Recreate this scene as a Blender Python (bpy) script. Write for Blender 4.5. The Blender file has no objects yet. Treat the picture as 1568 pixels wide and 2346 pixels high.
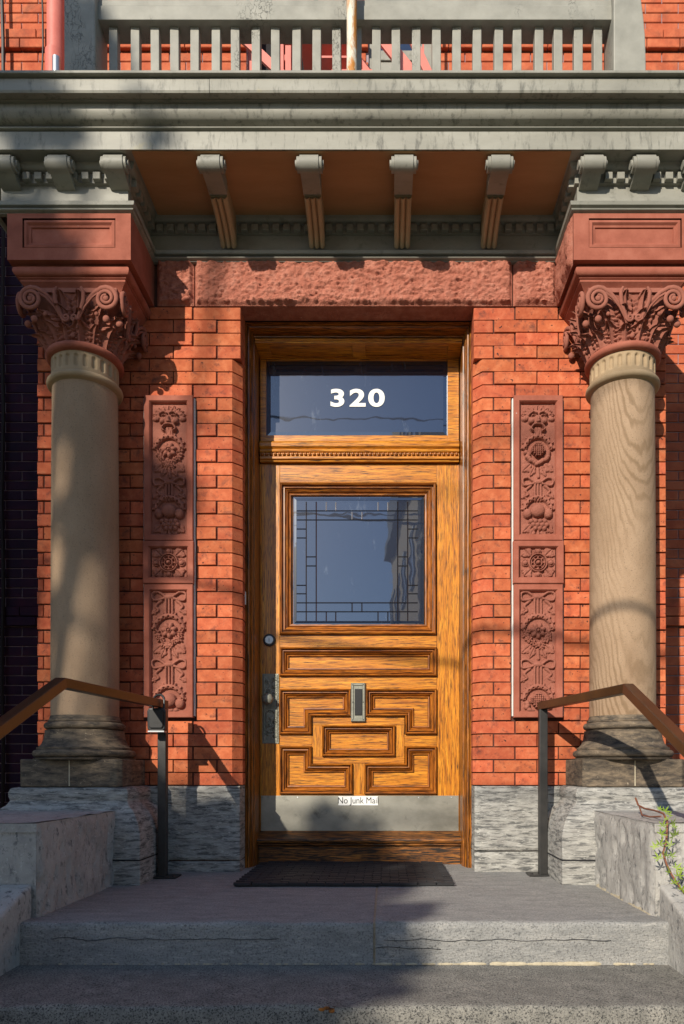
import bpy, bmesh, math, random
import numpy as np
from mathutils import Vector, Matrix, noise
R = math.radians
rnd = random.Random(7)
sc = bpy.context.scene

# ------------------------------------------------------------------ camera, sky, sun, exposure
# wall plane Y=0, camera looks along +Y with a shifted lens; landing is z=0.
D, S, VX, VY, CZ = 3.6, 0.0022, 885.0, 1760.0, 0.521
cd = bpy.data.cameras.new("camera"); cam = bpy.data.objects.new("camera", cd)
sc.collection.objects.link(cam); sc.camera = cam
cam.location = (0, -D, CZ); cam.rotation_euler = (R(90), 0, 0)
cd.sensor_fit = 'HORIZONTAL'; cd.sensor_width = 36
cd.lens = 36 * (D / S) / 1568
cd.shift_x = (784 - VX) / 1568; cd.shift_y = (VY - 1173) / 1568
cd.clip_start = 0.05; cd.clip_end = 500
SUN = Vector((0.475, 1.0, -0.54)).normalized()
EL = math.asin(-SUN.z); AZ = math.atan2(-SUN.x, -SUN.y)
w = bpy.data.worlds.new("World"); sc.world = w; w.use_nodes = True
nt = w.node_tree
sky = nt.nodes.new('ShaderNodeTexSky'); sky.sky_type = 'NISHITA'; sky.sun_disc = False
sky.sun_elevation = EL; sky.sun_rotation = AZ; sky.air_density = 1.0; sky.dust_density = 0.3; sky.ozone_density = 2.3
nt.links.new(sky.outputs[0], nt.nodes['Background'].inputs[0])
nt.nodes['Background'].inputs[1].default_value = 0.12
sl = bpy.data.lights.new("sun", 'SUN'); so = bpy.data.objects.new("sun", sl); sc.collection.objects.link(so)
so.rotation_euler = SUN.to_track_quat('-Z', 'Y').to_euler(); so.location = (-6, -14, 9)
sl.energy = 4.8; sl.angle = R(0.55); sl.color = (1.0, 0.91, 0.77)
sc.view_settings.view_transform = 'Standard'; sc.view_settings.look = 'None'
sc.view_settings.exposure = 0.35; sc.view_settings.gamma = 1.0

def ratio(Y): return (D + Y) / D
def PX(dx, Y): return (dx - VX) * S * ratio(Y)
def PZ(dy, Y): return CZ + (VY - dy) * S * ratio(Y)
F = 1.5944                                   # full photo pixels per working pixel
def FX(fx, Y): return PX(fx / F, Y)
def FZ(fy, Y): return PZ(fy / F, Y)

# ------------------------------------------------------------------ mesh helpers
class MB:
    def __init__(s): s.v = []; s.f = []
    def add(s, vs, fs):
        n = len(s.v); s.v += [tuple(p) for p in vs]; s.f += [tuple(i + n for i in f) for f in fs]; return s
    def box(s, x0, x1, y0, y1, z0, z1):
        return s.add([(x, y, z) for z in (z0, z1) for y in (y0, y1) for x in (x0, x1)],
                     [(0,2,3,1),(4,5,7,6),(0,1,5,4),(2,6,7,3),(0,4,6,2),(1,3,7,5)])
    def chbox(s, x0, x1, y0, y1, z0, z1, c):
        # box whose front (y0) edges are chamfered
        vs = [(x0+c,y0,z0+c),(x1-c,y0,z0+c),(x1-c,y0,z1-c),(x0+c,y0,z1-c),
              (x0,y0+c,z0),(x1,y0+c,z0),(x1,y0+c,z1),(x0,y0+c,z1),(x0,y1,z0),(x1,y1,z0),(x1,y1,z1),(x0,y1,z1)]
        fs = [(0,1,2,3)]
        for i in range(4):
            j = (i+1) % 4
            fs += [(4+i,4+j,j,i),(8+i,8+j,4+j,4+i)]
        return s.add(vs, fs)
    def prism(s, poly, a, b, axis='z'):
        # polygon extruded between a and b; axis z: poly=(x,y); x: poly=(y,z); y: poly=(x,z)
        n = len(poly)
        def P(p, t):
            return {'z': (p[0], p[1], t), 'x': (t, p[0], p[1]), 'y': (p[0], t, p[1])}[axis]
        vs = [P(p, a) for p in poly] + [P(p, b) for p in poly]
        fs = [tuple(range(n))[::-1], tuple(range(n, 2*n))] + [(i, (i+1) % n, n + (i+1) % n, n + i) for i in range(n)]
        return s.add(vs, fs)
    def lathe(s, prof, cx, cy, n=64, cap=True):
        vs = []; fs = []
        for r, z in prof:
            for k in range(n):
                a = 2*math.pi*k/n; vs.append((cx + r*math.cos(a), cy + r*math.sin(a), z))
        for i in range(len(prof)-1):
            for k in range(n):
                k2 = (k+1) % n; fs.append((i*n+k, i*n+k2, (i+1)*n+k2, (i+1)*n+k))
        if cap: fs += [tuple(range(n))[::-1], tuple(range((len(prof)-1)*n, len(prof)*n))]
        return s.add(vs, fs)
    def sweep(s, path, prof):
        # plan path (x,y); profile (outward offset, z); outward = right-hand side of travel
        np_ = len(path); nr = []
        for i in range(np_-1):
            d = Vector((path[i+1][0]-path[i][0], path[i+1][1]-path[i][1])).normalized(); nr.append(Vector((d.y, -d.x)))
        vs = []
        for i, p in enumerate(path):
            a = nr[max(i-1, 0)]; b = nr[min(i, np_-2)]
            m = (a + b) / (1 + a.dot(b))
            for o, z in prof: vs.append((p[0]+m.x*o, p[1]+m.y*o, z))
        m = len(prof)
        fs = [(i*m+j, (i+1)*m+j, (i+1)*m+j+1, i*m+j+1) for i in range(np_-1) for j in range(m-1)]
        return s.add(vs, fs)
    def frame(s, poly, prof, field=True):
        # moulding round a closed rectilinear outline (x,z) given clockwise seen from the front; profile (inset, y)
        n = len(poly); vs = []
        for i in range(n):
            p0, p1, p2 = Vector(poly[i-1]), Vector(poly[i]), Vector(poly[(i+1) % n])
            a = (p1-p0).normalized(); b = (p2-p1).normalized()
            na = Vector((a.y, -a.x)); nb = Vector((b.y, -b.x))
            m = (na+nb)/(1+na.dot(nb))
            for o, y in prof: vs.append((p1.x+m.x*o, y, p1.y+m.y*o))
        k = len(prof)
        fs = [(i*k+j, i*k+j+1, ((i+1) % n)*k+j+1, ((i+1) % n)*k+j) for i in range(n) for j in range(k-1)]
        if field: fs.append(tuple(i*k+k-1 for i in range(n)))
        return s.add(vs, fs)
    def tube(s, pts, r, n=10, cap=True):
        pts = [Vector(p) for p in pts]; m = len(pts); rr = r if isinstance(r, (list, tuple)) else [r]*m
        vs = []; up = Vector((0.13, 0.21, 0.97)).normalized()
        for i, p in enumerate(pts):
            t = (pts[min(i+1, m-1)] - pts[max(i-1, 0)]).normalized()
            u = up - t*up.dot(t)
            if u.length < 1e-3: u = t.orthogonal()
            u.normalize(); up = u; v = t.cross(u)
            for k in range(n):
                a = 2*math.pi*k/n; vs.append(p + u*rr[i]*math.cos(a) + v*rr[i]*math.sin(a))
        fs = [(i*n+k, i*n+(k+1) % n, (i+1)*n+(k+1) % n, (i+1)*n+k) for i in range(m-1) for k in range(n)]
        if cap: fs += [tuple(range(n))[::-1], tuple(range((m-1)*n, m*n))]
        return s.add(vs, fs)
    def bar(s, pts, w, h):
        # rectangular bar along points, section w (sideways) x h (up)
        pts = [Vector(p) for p in pts]; m = len(pts); vs = []
        for i, p in enumerate(pts):
            t = (pts[min(i+1, m-1)] - pts[max(i-1, 0)]).normalized()
            sd = t.cross(Vector((0, 0, 1))).normalized(); up = sd.cross(t).normalized()
            for a, b in ((-1,-1),(1,-1),(1,1),(-1,1)): vs.append(p + sd*a*w/2 + up*b*h/2)
        fs = [(i*4+k, i*4+(k+1) % 4, (i+1)*4+(k+1) % 4, (i+1)*4+k) for i in range(m-1) for k in range(4)]
        return s.add(vs, fs + [(3,2,1,0), tuple(range((m-1)*4, m*4))])
    def ball(s, c, r, n=12, m=8, sq=(1,1,1)):
        vs = [(c[0], c[1], c[2]+r*sq[2])]
        for i in range(1, m):
            t = math.pi*i/m
            for k in range(n):
                a = 2*math.pi*k/n
                vs.append((c[0]+r*sq[0]*math.sin(t)*math.cos(a), c[1]+r*sq[1]*math.sin(t)*math.sin(a), c[2]+r*sq[2]*math.cos(t)))
        vs.append((c[0], c[1], c[2]-r*sq[2])); L = len(vs)-1
        fs = [(0, 1+k, 1+(k+1) % n) for k in range(n)]
        fs += [(1+i*n+k, 1+(i+1)*n+k, 1+(i+1)*n+(k+1) % n, 1+i*n+(k+1) % n) for i in range(m-2) for k in range(n)]
        fs += [(L, 1+(m-2)*n+(k+1) % n, 1+(m-2)*n+k) for k in range(n)]
        return s.add(vs, fs)
    def grid(s, A):
        # A: array [rows, cols, 3]
        r, c, _ = A.shape
        return s.add([tuple(map(float, p)) for p in A.reshape(-1, 3)],
                     [(i*c+j, i*c+j+1, (i+1)*c+j+1, (i+1)*c+j) for i in range(r-1) for j in range(c-1)])
    def mesh(s, name, smooth=False, angle=None):
        me = bpy.data.meshes.new(name); me.from_pydata(s.v, [], s.f)
        bm = bmesh.new(); bm.from_mesh(me); bmesh.ops.recalc_face_normals(bm, faces=bm.faces[:])
        if smooth:
            for f in bm.faces: f.smooth = True
            if angle:
                for e in bm.edges:
                    if len(e.link_faces) == 2 and e.calc_face_angle(0) > R(angle): e.smooth = False
        bm.to_mesh(me); bm.free(); return me

W = {}
def link(o, parent, wl):
    sc.collection.objects.link(o); W[o.name] = Vector(wl)
    if parent: o.parent = parent; o.location = W[o.name] - W[parent.name]
    else: o.location = wl
    return o
def tag(o, label=None, cat=None, group=None, kind=None):
    if label: o['label'] = label
    if cat: o['category'] = cat
    if group: o['group'] = group
    if kind: o['kind'] = kind
    return o
def thing(name, label, cat, loc=(0,0,0), group=None):
    o = bpy.data.objects.new(name, None); o.empty_display_size = .1
    link(o, None, loc); return tag(o, label, cat, group, 'thing')
def part(name, parent, loc, label=None):
    o = bpy.data.objects.new(name, None); o.empty_display_size = .1
    link(o, parent, loc); return tag(o, label)
def ob(name, mb, mat, parent=None, smooth=False, bevel=0, angle=35, seg=2, loc=(0,0,0), label=None):
    me = mb if isinstance(mb, bpy.types.Mesh) else mb.mesh(name, smooth, angle if smooth else None)
    if mat is not None and not me.materials: me.materials.append(mat)
    o = bpy.data.objects.new(name, me); link(o, parent, loc)
    if bevel:
        b = o.modifiers.new('edge', 'BEVEL'); b.width = bevel; b.segments = seg; b.limit_method = 'ANGLE'; b.angle_limit = R(40)
    if label: o['label'] = label
    return o
def frame_ob(name, pl, pr, mx, mz, parent, field=True):
    o = ob(name, MB().frame(pl, pr, field), mx, parent); me = o.data; me.materials.append(mz); k = len(pr)-1; n = len(pl)
    for f in me.polygons:
        side = f.index // k
        if side < n and abs(pl[side][0]-pl[(side+1) % n][0]) < 1e-4: f.material_index = 1
    return o
def box(name, mat, parent, x0, x1, y0, y1, z0, z1, bevel=0.002, label=None):
    return ob(name, MB().box(x0, x1, y0, y1, z0, z1), mat, parent, bevel=bevel, label=label)

# ------------------------------------------------------------------ materials
def newmat(name):
    m = bpy.data.materials.new(name); m.use_nodes = True; t = m.node_tree
    return m, t, t.nodes['Principled BSDF'], t.nodes.new, t.links.new
def ramp(t, fac, stops):
    r = t.nodes.new('ShaderNodeValToRGB'); e = r.color_ramp.elements
    while len(e) < len(stops): e.new(0.5)
    for i, (p, c) in enumerate(stops): e[i].position = p; e[i].color = (*c, 1) if len(c) == 3 else c
    t.links.new(fac, r.inputs[0]); return r.outputs[0]
def coords(t, stretch=(1,1,1), obj=False):
    if obj: src = t.nodes.new('ShaderNodeTexCoord').outputs['Object']
    else: src = t.nodes.new('ShaderNodeNewGeometry').outputs['Position']
    mp = t.nodes.new('ShaderNodeMapping'); mp.inputs['Scale'].default_value = stretch
    t.links.new(src, mp.inputs[0]); return mp.outputs[0]
def nz(t, vec, scale, detail=6, rough=.6, dist=0):
    n = t.nodes.new('ShaderNodeTexNoise'); n.inputs['Scale'].default_value = scale; n.inputs['Detail'].default_value = detail
    n.inputs['Roughness'].default_value = rough; n.inputs['Distortion'].default_value = dist
    t.links.new(vec, n.inputs['Vector']); return n.outputs['Fac']
def mix(t, fac, a, b, mode='MIX'):
    n = t.nodes.new('ShaderNodeMix'); n.data_type = 'RGBA'; n.blend_type = mode; n.clamp_result = True
    for i, x in ((0, fac), (6, a), (7, b)):
        if hasattr(x, 'links') or hasattr(x, 'is_linked'): t.links.new(x, n.inputs[i])
        elif i == 0: n.inputs[i].default_value = x
        else: n.inputs[i].default_value = (*x, 1)
    return n.outputs[2]
def pmat(name, c1, c2, c3=None, scale=6, stretch=(1,1,1), rough=.8, bump=.4, bscale=60, bdist=.004, dirt=None, spots=None,
         light=None, vary=0, spec=.3, metal=0, coat=0, detail=7):
    m, t, b, N, L = newmat(name)
    v = coords(t, stretch); v0 = coords(t)
    f = nz(t, v, scale, detail, .65)
    st = [(.3, c1), (.7, c2)] if c3 is None else [(.25, c1), (.5, c2), (.75, c3)]
    col = ramp(t, f, st)
    if dirt:   # (colour, scale, low, high, stretch)
        d = nz(t, coords(t, dirt[4] if len(dirt) > 4 else (1,1,1)), dirt[1], 8, .7, .3)
        col = mix(t, ramp(t, d, [(dirt[2], (0,0,0)), (dirt[3], (1,1,1))]), col, dirt[0])
    if light:
        d = nz(t, coords(t, light[4] if len(light) > 4 else (1,1,1)), light[1], 8, .75, .2)
        col = mix(t, ramp(t, d, [(light[2], (0,0,0)), (light[3], (1,1,1))]), col, light[0])
    if spots:  # (colour, scale, threshold)
        d = nz(t, v0, spots[1], 2, .5)
        col = mix(t, ramp(t, d, [(spots[2], (0,0,0)), (spots[2]+.04, (1,1,1))]), col, spots[0])
    if vary:
        oi = N('ShaderNodeObjectInfo'); hs = N('ShaderNodeHueSaturation')
        mr = N('ShaderNodeMapRange'); mr.inputs[3].default_value = 1-vary; mr.inputs[4].default_value = 1+vary
        L(oi.outputs['Random'], mr.inputs[0]); L(mr.outputs[0], hs.inputs['Value'])
        mh = N('ShaderNodeMapRange'); mh.inputs[3].default_value = .496; mh.inputs[4].default_value = .504
        ml = N('ShaderNodeMath'); ml.operation = 'FRACT'; mu = N('ShaderNodeMath'); mu.operation = 'MULTIPLY'; mu.inputs[1].default_value = 17.3
        L(oi.outputs['Random'], mu.inputs[0]); L(mu.outputs[0], ml.inputs[0]); L(ml.outputs[0], mh.inputs[0]); L(mh.outputs[0], hs.inputs['Hue'])
        L(col, hs.inputs['Color']); col = hs.outputs[0]
    L(col, b.inputs['Base Color'])
    b.inputs['Roughness'].default_value = rough; b.inputs['Specular IOR Level'].default_value = spec
    b.inputs['Metallic'].default_value = metal
    if coat: b.inputs['Coat Weight'].default_value = coat; b.inputs['Coat Roughness'].default_value = .25
    if bump:
        a = nz(t, v, bscale, 8, .7); bp = N('ShaderNodeBump'); bp.inputs['Strength'].default_value = bump; bp.inputs['Distance'].default_value = bdist
        L(a, bp.inputs['Height']); L(bp.outputs[0], b.inputs['Normal'])
    return m
def woodmat(name, axis, c1, c2, c3, dark=(.03,.012,.004), amount=(.50,.66), rough=.38, coat=.25, wl=.56):
    m, t, b, N, L = newmat(name)
    st = {'x': (3.5, 70, 70), 'z': (70, 70, 3.5)}[axis]
    s2 = {'x': (12, 300, 300), 'z': (300, 300, 12)}[axis]
    f = nz(t, coords(t, st), 1.0, 5, .6, 1.2); g = nz(t, coords(t, s2), 1.0, 3, .6, .6)
    col = ramp(t, f, [(.28, c1), (.5, c2), (.72, c3)])
    col = mix(t, ramp(t, g, [(amount[0], (0,0,0)), (amount[1], (1,1,1))]), col, dark)
    wear = nz(t, coords(t, {'x': (6, 34, 34), 'z': (34, 34, 6)}[axis]), 1.0, 7, .75)
    col = mix(t, ramp(t, wear, [(wl, (0,0,0)), (wl+.2, (.85,.85,.85))]), col, dark)
    L(col, b.inputs['Base Color']); b.inputs['Roughness'].default_value = rough
    b.inputs['Coat Weight'].default_value = coat; b.inputs['Coat Roughness'].default_value = .2
    b.inputs['Specular IOR Level'].default_value = .35
    bp = N('ShaderNodeBump'); bp.inputs['Strength'].default_value = .35; bp.inputs['Distance'].default_value = .0015
    L(g, bp.inputs['Height']); L(bp.outputs[0], b.inputs['Normal'])
    return m
def plain(name, c, rough=.5, metal=0, spec=.4):
    m, t, b, N, L = newmat(name); b.inputs['Base Color'].default_value = (*c, 1)
    b.inputs['Roughness'].default_value = rough; b.inputs['Metallic'].default_value = metal; b.inputs['Specular IOR Level'].default_value = spec
    return m
m_brick = pmat('brick_red', (.32,.062,.024), (.43,.104,.042), (.54,.17,.078), scale=20, rough=.85, bump=.5, bscale=120, bdist=.003,
               dirt=((.12,.04,.028), 18, .53, .72), spots=((.06,.022,.018), 75, .68), light=((.62,.25,.12), 22, .62, .78), vary=.17)
m_brick2 = pmat('brick_upper', (.33,.062,.026), (.44,.105,.045), (.56,.175,.08), scale=9, rough=.85, bump=.5, bscale=90, bdist=.004,
               dirt=((.15,.05,.03), 4, .52, .75))
m_brickshade = pmat('brick_painted_shade', (.016,.012,.030), (.030,.014,.036), (.07,.018,.04), scale=5, rough=.85, bump=.5, bscale=90, bdist=.004)  # purple-dark copy of the brick: the recessed wall's shade put into the colour
m_mortar = pmat('mortar_dark', (.055,.022,.017), (.10,.042,.03), scale=20, rough=.95, bump=.6, bscale=200,
                light=((.42,.36,.32), 5, .72, .80))
m_mortar_l = pmat('mortar_pale', (.26,.20,.22), (.38,.31,.33), scale=20, rough=.95, bump=.6, bscale=200)
m_brown = pmat('brownstone', (.21,.058,.034), (.29,.088,.055), (.36,.125,.082), scale=10, rough=.85, bump=.35, bscale=160, bdist=.002,
               spots=((.62,.52,.46), 42, .79), dirt=((.15,.05,.035), 5, .62, .85))
m_carve = pmat('brownstone_carved', (.19,.062,.042), (.26,.092,.062), (.32,.12,.083), scale=10, rough=.88, bump=.3, bscale=200, bdist=.0015,
               dirt=((.12,.045,.035), 7, .58, .8))
m_rock = pmat('brownstone_rockface', (.31,.095,.06), (.42,.15,.10), (.53,.23,.165), scale=22, rough=.9, bump=1.0, bscale=130, bdist=.010,
              dirt=((.18,.055,.035), 10, .62, .8), spots=((.75,.68,.6), 26, .80), light=((.2,.3,.06), 6, .82, .86))
def sandmat():
    m, t, b, N, L = newmat('sandstone_shaft')
    sx_ = N('ShaderNodeSeparateXYZ'); L(coords(t), sx_.inputs[0])
    def mth(op, a, b=None, c=None):
        n_ = N('ShaderNodeMath'); n_.operation = op
        for i_, v_ in enumerate((a, b, c)):
            if v_ is None: continue
            if isinstance(v_, (int, float)): n_.inputs[i_].default_value = v_
            else: L(v_, n_.inputs[i_])
        return n_.outputs[0]
    u = mth('ADD', sx_.outputs[0], -1.185)
    wob = nz(t, coords(t, (1,1,.35)), 4.5, 4, .55)
    val = mth('ADD', mth('MULTIPLY', mth('MULTIPLY', u, u), -22.0), mth('MULTIPLY', sx_.outputs[2], 1.0))
    val = mth('MULTIPLY_ADD', wob, .75, val)
    veins = mth('MULTIPLY_ADD', mth('SINE', mth('MULTIPLY', val, 60.0)), .5, .5)
    vmask = ramp(t, nz(t, coords(t, (1,1,.3)), 3.0, 3, .5), [(.36, (.10,.10,.10)), (.58, (.9,.9,.9))])
    vmask = mix(t, ramp(t, sx_.outputs[0], [(.0, (.12,.12,.12)), (.3, (1,1,1))]), (0,0,0), vmask)
    n = nz(t, coords(t, (1,1,.5)), 5, 7, .6)
    col = ramp(t, n, [(.3, (.27,.18,.112)), (.7, (.37,.26,.17))])
    col = mix(t, mix(t, 1.0, ramp(t, veins, [(.45, (0,0,0)), (.98, (.62,.62,.62))]), vmask, 'MULTIPLY'), col, (.14,.085,.042))
    d = nz(t, coords(t, (1,1,.4)), 4, 8, .7)
    col = mix(t, ramp(t, d, [(.60, (0,0,0)), (.80, (.5,.5,.5))]), col, (.13,.11,.09))
    L(col, b.inputs['Base Color']); b.inputs['Roughness'].default_value = .85; b.inputs['Specular IOR Level'].default_value = .2
    grit = nz(t, coords(t), 170, 3, .7); col = mix(t, ramp(t, grit, [(.56, (0,0,0)), (.72, (.7,.7,.7))]), col, (.11,.085,.06)); L(col, b.inputs['Base Color'])
    a = nz(t, coords(t), 110, 7, .75); bp = N('ShaderNodeBump'); bp.inputs['Strength'].default_value = .6; bp.inputs['Distance'].default_value = .004
    L(a, bp.inputs['Height']); L(bp.outputs[0], b.inputs['Normal'])
    return m
m_sand = sandmat()
m_sand2 = pmat('sandstone_neck', (.27,.19,.11), (.37,.27,.165), scale=7, rough=.85, bump=.3, bscale=150, bdist=.002, dirt=((.16,.13,.09), 6, .66, .85))
m_sandbase = pmat('sandstone_sooty', (.10,.08,.058), (.17,.13,.09), (.25,.19,.125), scale=22, stretch=(1,1,2.5), rough=.85, bump=.6, bscale=110, bdist=.004,
                  dirt=((.03,.027,.025), 22, .40, .66, (.6,.6,2.4)), light=((.42,.34,.24), 70, .60, .70))
m_grey = pmat('limestone_grey', (.22,.21,.195), (.33,.32,.295), (.44,.43,.395), scale=14, stretch=(.8,.8,3), rough=.88, bump=.9, bscale=60, bdist=.006,
              dirt=((.10,.10,.097), 34, .47, .60, (.35,.35,2.4)), light=((.46,.45,.41), 60, .55, .65, (.6,.6,1.6)))
m_step = pmat('limestone_step', (.20,.20,.195), (.28,.277,.265), (.36,.35,.33), scale=14, stretch=(.6,1.6,2), rough=.9, bump=1.0, bscale=90, bdist=.006,
              dirt=((.09,.09,.09), 150, .50, .66), light=((.46,.44,.40), 60, .56, .70, (.5,1.6,1.6)), spots=((.03,.03,.03), 42, .775))
m_tread = pmat('limestone_tread_worn', (.16,.152,.135), (.25,.238,.21), (.34,.32,.28), scale=16, rough=.92, bump=1.0, bscale=170, bdist=.006,
               dirt=((.04,.04,.04), 190, .49, .60), light=((.50,.47,.40), 150, .60, .70), spots=((.03,.03,.03), 42, .77))
m_cheek = pmat('limestone_cheek', (.25,.24,.225), (.35,.335,.31), (.43,.415,.385), scale=8, rough=.88, bump=.9, bscale=55, bdist=.007,
               dirt=((.11,.11,.11), 46, .54, .66, (1,1,.6)), light=((.46,.445,.41), 60, .56, .66))
m_limemortar = pmat('lime_mortar', (.34,.29,.20), (.52,.46,.34), scale=40, rough=.95, bump=.8, bscale=120)
m_paint = pmat('paint_grey_green', (.19,.186,.158), (.24,.234,.20), (.295,.288,.25), scale=9, stretch=(.5,1,1), rough=.55, bump=.12, bscale=60, bdist=.003,
               dirt=((.11,.11,.09), 14, .56, .75, (1,1,1)), spec=.35)
def crackmat():
    m, t, b, N, L = newmat('paint_grey_cracked')
    n = nz(t, coords(t), 9, 6, .6)
    col = ramp(t, n, [(.3, (.20,.197,.168)), (.7, (.29,.284,.245))])
    vo = N('ShaderNodeTexVoronoi'); vo.feature = 'DISTANCE_TO_EDGE'; vo.inputs['Scale'].default_value = 46
    mp = N('ShaderNodeVectorMath'); mp.operation = 'ADD'
    ns = N('ShaderNodeTexNoise'); ns.inputs['Scale'].default_value = 22; ns.inputs['Detail'].default_value = 4; L(coords(t), ns.inputs['Vector'])
    sm = N('ShaderNodeVectorMath'); sm.operation = 'SCALE'; sm.inputs['Scale'].default_value = .06; L(ns.outputs['Color'], sm.inputs[0])
    L(coords(t, (1,1,.45)), mp.inputs[0]); L(sm.outputs[0], mp.inputs[1]); L(mp.outputs[0], vo.inputs['Vector'])
    ed = ramp(t, vo.outputs['Distance'], [(.0, (1,1,1)), (.035, (0,0,0))])
    mk = ramp(t, nz(t, coords(t, (1,1,.5)), 6, 3, .5), [(.55, (0,0,0)), (.62, (.9,.9,.9))])
    fac = mix(t, 1.0, ed, mk, 'MULTIPLY')
    col = mix(t, fac, col, (.05,.05,.045))
    L(col, b.inputs['Base Color']); b.inputs['Roughness'].default_value = .6
    bp = N('ShaderNodeBump'); bp.invert = True; bp.inputs['Strength'].default_value = .6; bp.inputs['Distance'].default_value = .004
    L(fac, bp.inputs['Height']); L(bp.outputs[0], b.inputs['Normal'])
    return m
m_crack = crackmat()
m_cornice = pmat('paint_grey_sheet_metal', (.20,.195,.165), (.26,.253,.215), (.33,.322,.28), scale=6, stretch=(.4,1,1), rough=.5, bump=.2, bscale=25, bdist=.004,
                 dirt=((.11,.108,.092), 16, .52, .68, (2.2,2.2,.5)), light=((.36,.30,.12), 1.3, .60, .72), spec=.4)
m_soffit = pmat('soffit_brown_warm_bounce', (.32,.175,.08), (.40,.225,.11), scale=6, stretch=(.5,2,1), rough=.7, bump=.15, bscale=40)  # brown also carries the warm light bounced up from the brick
m_bracketbounce = pmat('bracket_paint_warm_bounce', (.34,.24,.14), (.42,.31,.19), scale=8, rough=.6, bump=.15, bscale=60)  # grey bracket paint coloured tan to stand for light bounced off the brick
OAK = ((.30,.085,.006), (.52,.185,.011), (.69,.30,.024))
m_oakz = woodmat('oak_vertical_grain', 'z', *OAK)
m_oakx = woodmat('oak_horizontal_grain', 'x', *OAK)
m_oakm = woodmat('oak_moulding', 'x', (.20,.052,.006), (.36,.105,.010), (.52,.185,.02), amount=(.47,.62), wl=.52)
m_oakmz = woodmat('oak_moulding_upright', 'z', (.20,.052,.006), (.36,.105,.010), (.52,.185,.02), amount=(.47,.62), wl=.52)
m_oakold = woodmat('oak_weathered', 'x', (.10,.04,.01), (.30,.10,.014), (.45,.19,.03), dark=(.014,.010,.007), amount=(.40,.54), rough=.6, coat=.05)
m_framez = woodmat('oak_frame', 'z', (.16,.045,.006), (.32,.10,.010), (.50,.19,.02), amount=(.46,.60), wl=.50)
m_iron = pmat('black_iron', (.012,.012,.012), (.03,.028,.026), scale=20, rough=.42, bump=.2, bscale=120, bdist=.001, spec=.5, light=((.22,.21,.19), 14, .70, .82, (1,1,.4)))
m_railtop = pmat('brown_iron_rail', (.03,.017,.009), (.06,.028,.011), scale=14, rough=.34, bump=.1, bscale=120, bdist=.001, spec=.6)
m_bronze = pmat('weathered_bronze', (.17,.17,.14), (.26,.26,.215), scale=20, rough=.5, bump=.3, bscale=90, metal=.35)
m_kick = pmat('dull_kick_plate', (.20,.195,.165), (.30,.29,.25), (.36,.35,.30), scale=5, stretch=(1,1,1.6), rough=.42, bump=.08, bscale=80, metal=.55,
              dirt=((.10,.10,.09), 9, .56, .75), spots=((.62,.62,.58), 45, .80))
m_rubber = pmat('black_rubber', (.012,.012,.013), (.03,.03,.032), scale=30, stretch=(.4,4,1), rough=.6, bump=.4, bscale=150, bdist=.002, light=((.22,.215,.21), 60, .62, .74, (.25,3,1)))
m_black = plain('black_metal', (.014,.014,.015), .38)
m_dark = plain('dark_interior', (.012,.012,.014), .9)
m_white = plain('white_vinyl', (.75,.75,.73), .45)
m_numw = pmat('white_number_vinyl', (.68,.68,.65), (.78,.78,.75), scale=30, rough=.5, bump=.1, bscale=90)
m_ink = plain('black_ink', (.012,.012,.012), .5)
m_caulk = pmat('white_caulk', (.55,.55,.52), (.70,.70,.66), scale=12, rough=.6, bump=.3, bscale=80)
m_pinkpipe = pmat('red_painted_pipe', (.50,.13,.10), (.60,.19,.15), scale=8, rough=.5, bump=.1, bscale=60)
m_redsteel = pmat('red_painted_steel', (.52,.15,.12), (.60,.20,.16), scale=8, rough=.5, bump=.1, bscale=60)
m_galv_glint = plain('steel_and_glass_glint', (.42,.44,.46), .35, .8)
m_rust = pmat('rusty_white_pole', (.52,.49,.40), (.62,.59,.50), scale=10, stretch=(1,1,.5), rough=.6, bump=.6, bscale=60, bdist=.004, dirt=((.42,.17,.03), 6, .48, .56, (1.5,1.5,.5)), spots=((.05,.03,.02), 30, .68))
m_cable = plain('black_cable', (.012,.012,.012), .5)
m_leaf = pmat('vine_leaf', (.12,.20,.018), (.24,.32,.03), scale=20, rough=.5, bump=.2, bscale=80, vary=.2)
m_stem = plain('vine_stem', (.20,.075,.04), .7)
def glassmat(name, base, k):
    m, t, b, N, L = newmat(name)
    b.inputs['Base Color'].default_value = (*base, 1); b.inputs['Roughness'].default_value = .35; b.inputs['Specular IOR Level'].default_value = .2
    g = N('ShaderNodeBsdfGlossy'); g.inputs['Roughness'].default_value = .015; g.inputs['Color'].default_value = (.70,.82,1,1)
    lw = N('ShaderNodeLayerWeight'); lw.inputs['Blend'].default_value = .35
    ma = N('ShaderNodeMath'); ma.operation = 'MULTIPLY_ADD'; ma.inputs[1].default_value = .5; ma.inputs[2].default_value = k
    L(lw.outputs['Fresnel'], ma.inputs[0])
    dust = nz(t, coords(t, (1,1,.35)), 14, 8, .75)
    dcol = ramp(t, dust, [(.60, base), (.88, (.15,.17,.20))]); L(dcol, b.inputs['Base Color'])
    bp = N('ShaderNodeBump'); bp.inputs['Strength'].default_value = .05; bp.inputs['Distance'].default_value = .01
    L(nz(t, coords(t), 5, 2, .5), bp.inputs['Height']); L(bp.outputs[0], g.inputs['Normal'])
    ms = N('ShaderNodeMixShader'); L(ma.outputs[0], ms.inputs[0]); L(b.outputs[0], ms.inputs[1]); L(g.outputs[0], ms.inputs[2])
    L(ms.outputs[0], t.nodes['Material Output'].inputs[0]); return m
m_glass = glassmat('window_glass', (.008,.014,.034), .10)
m_glassline = plain('cut_glass_groove', (.01,.011,.014), .08, 0, .8)

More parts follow.
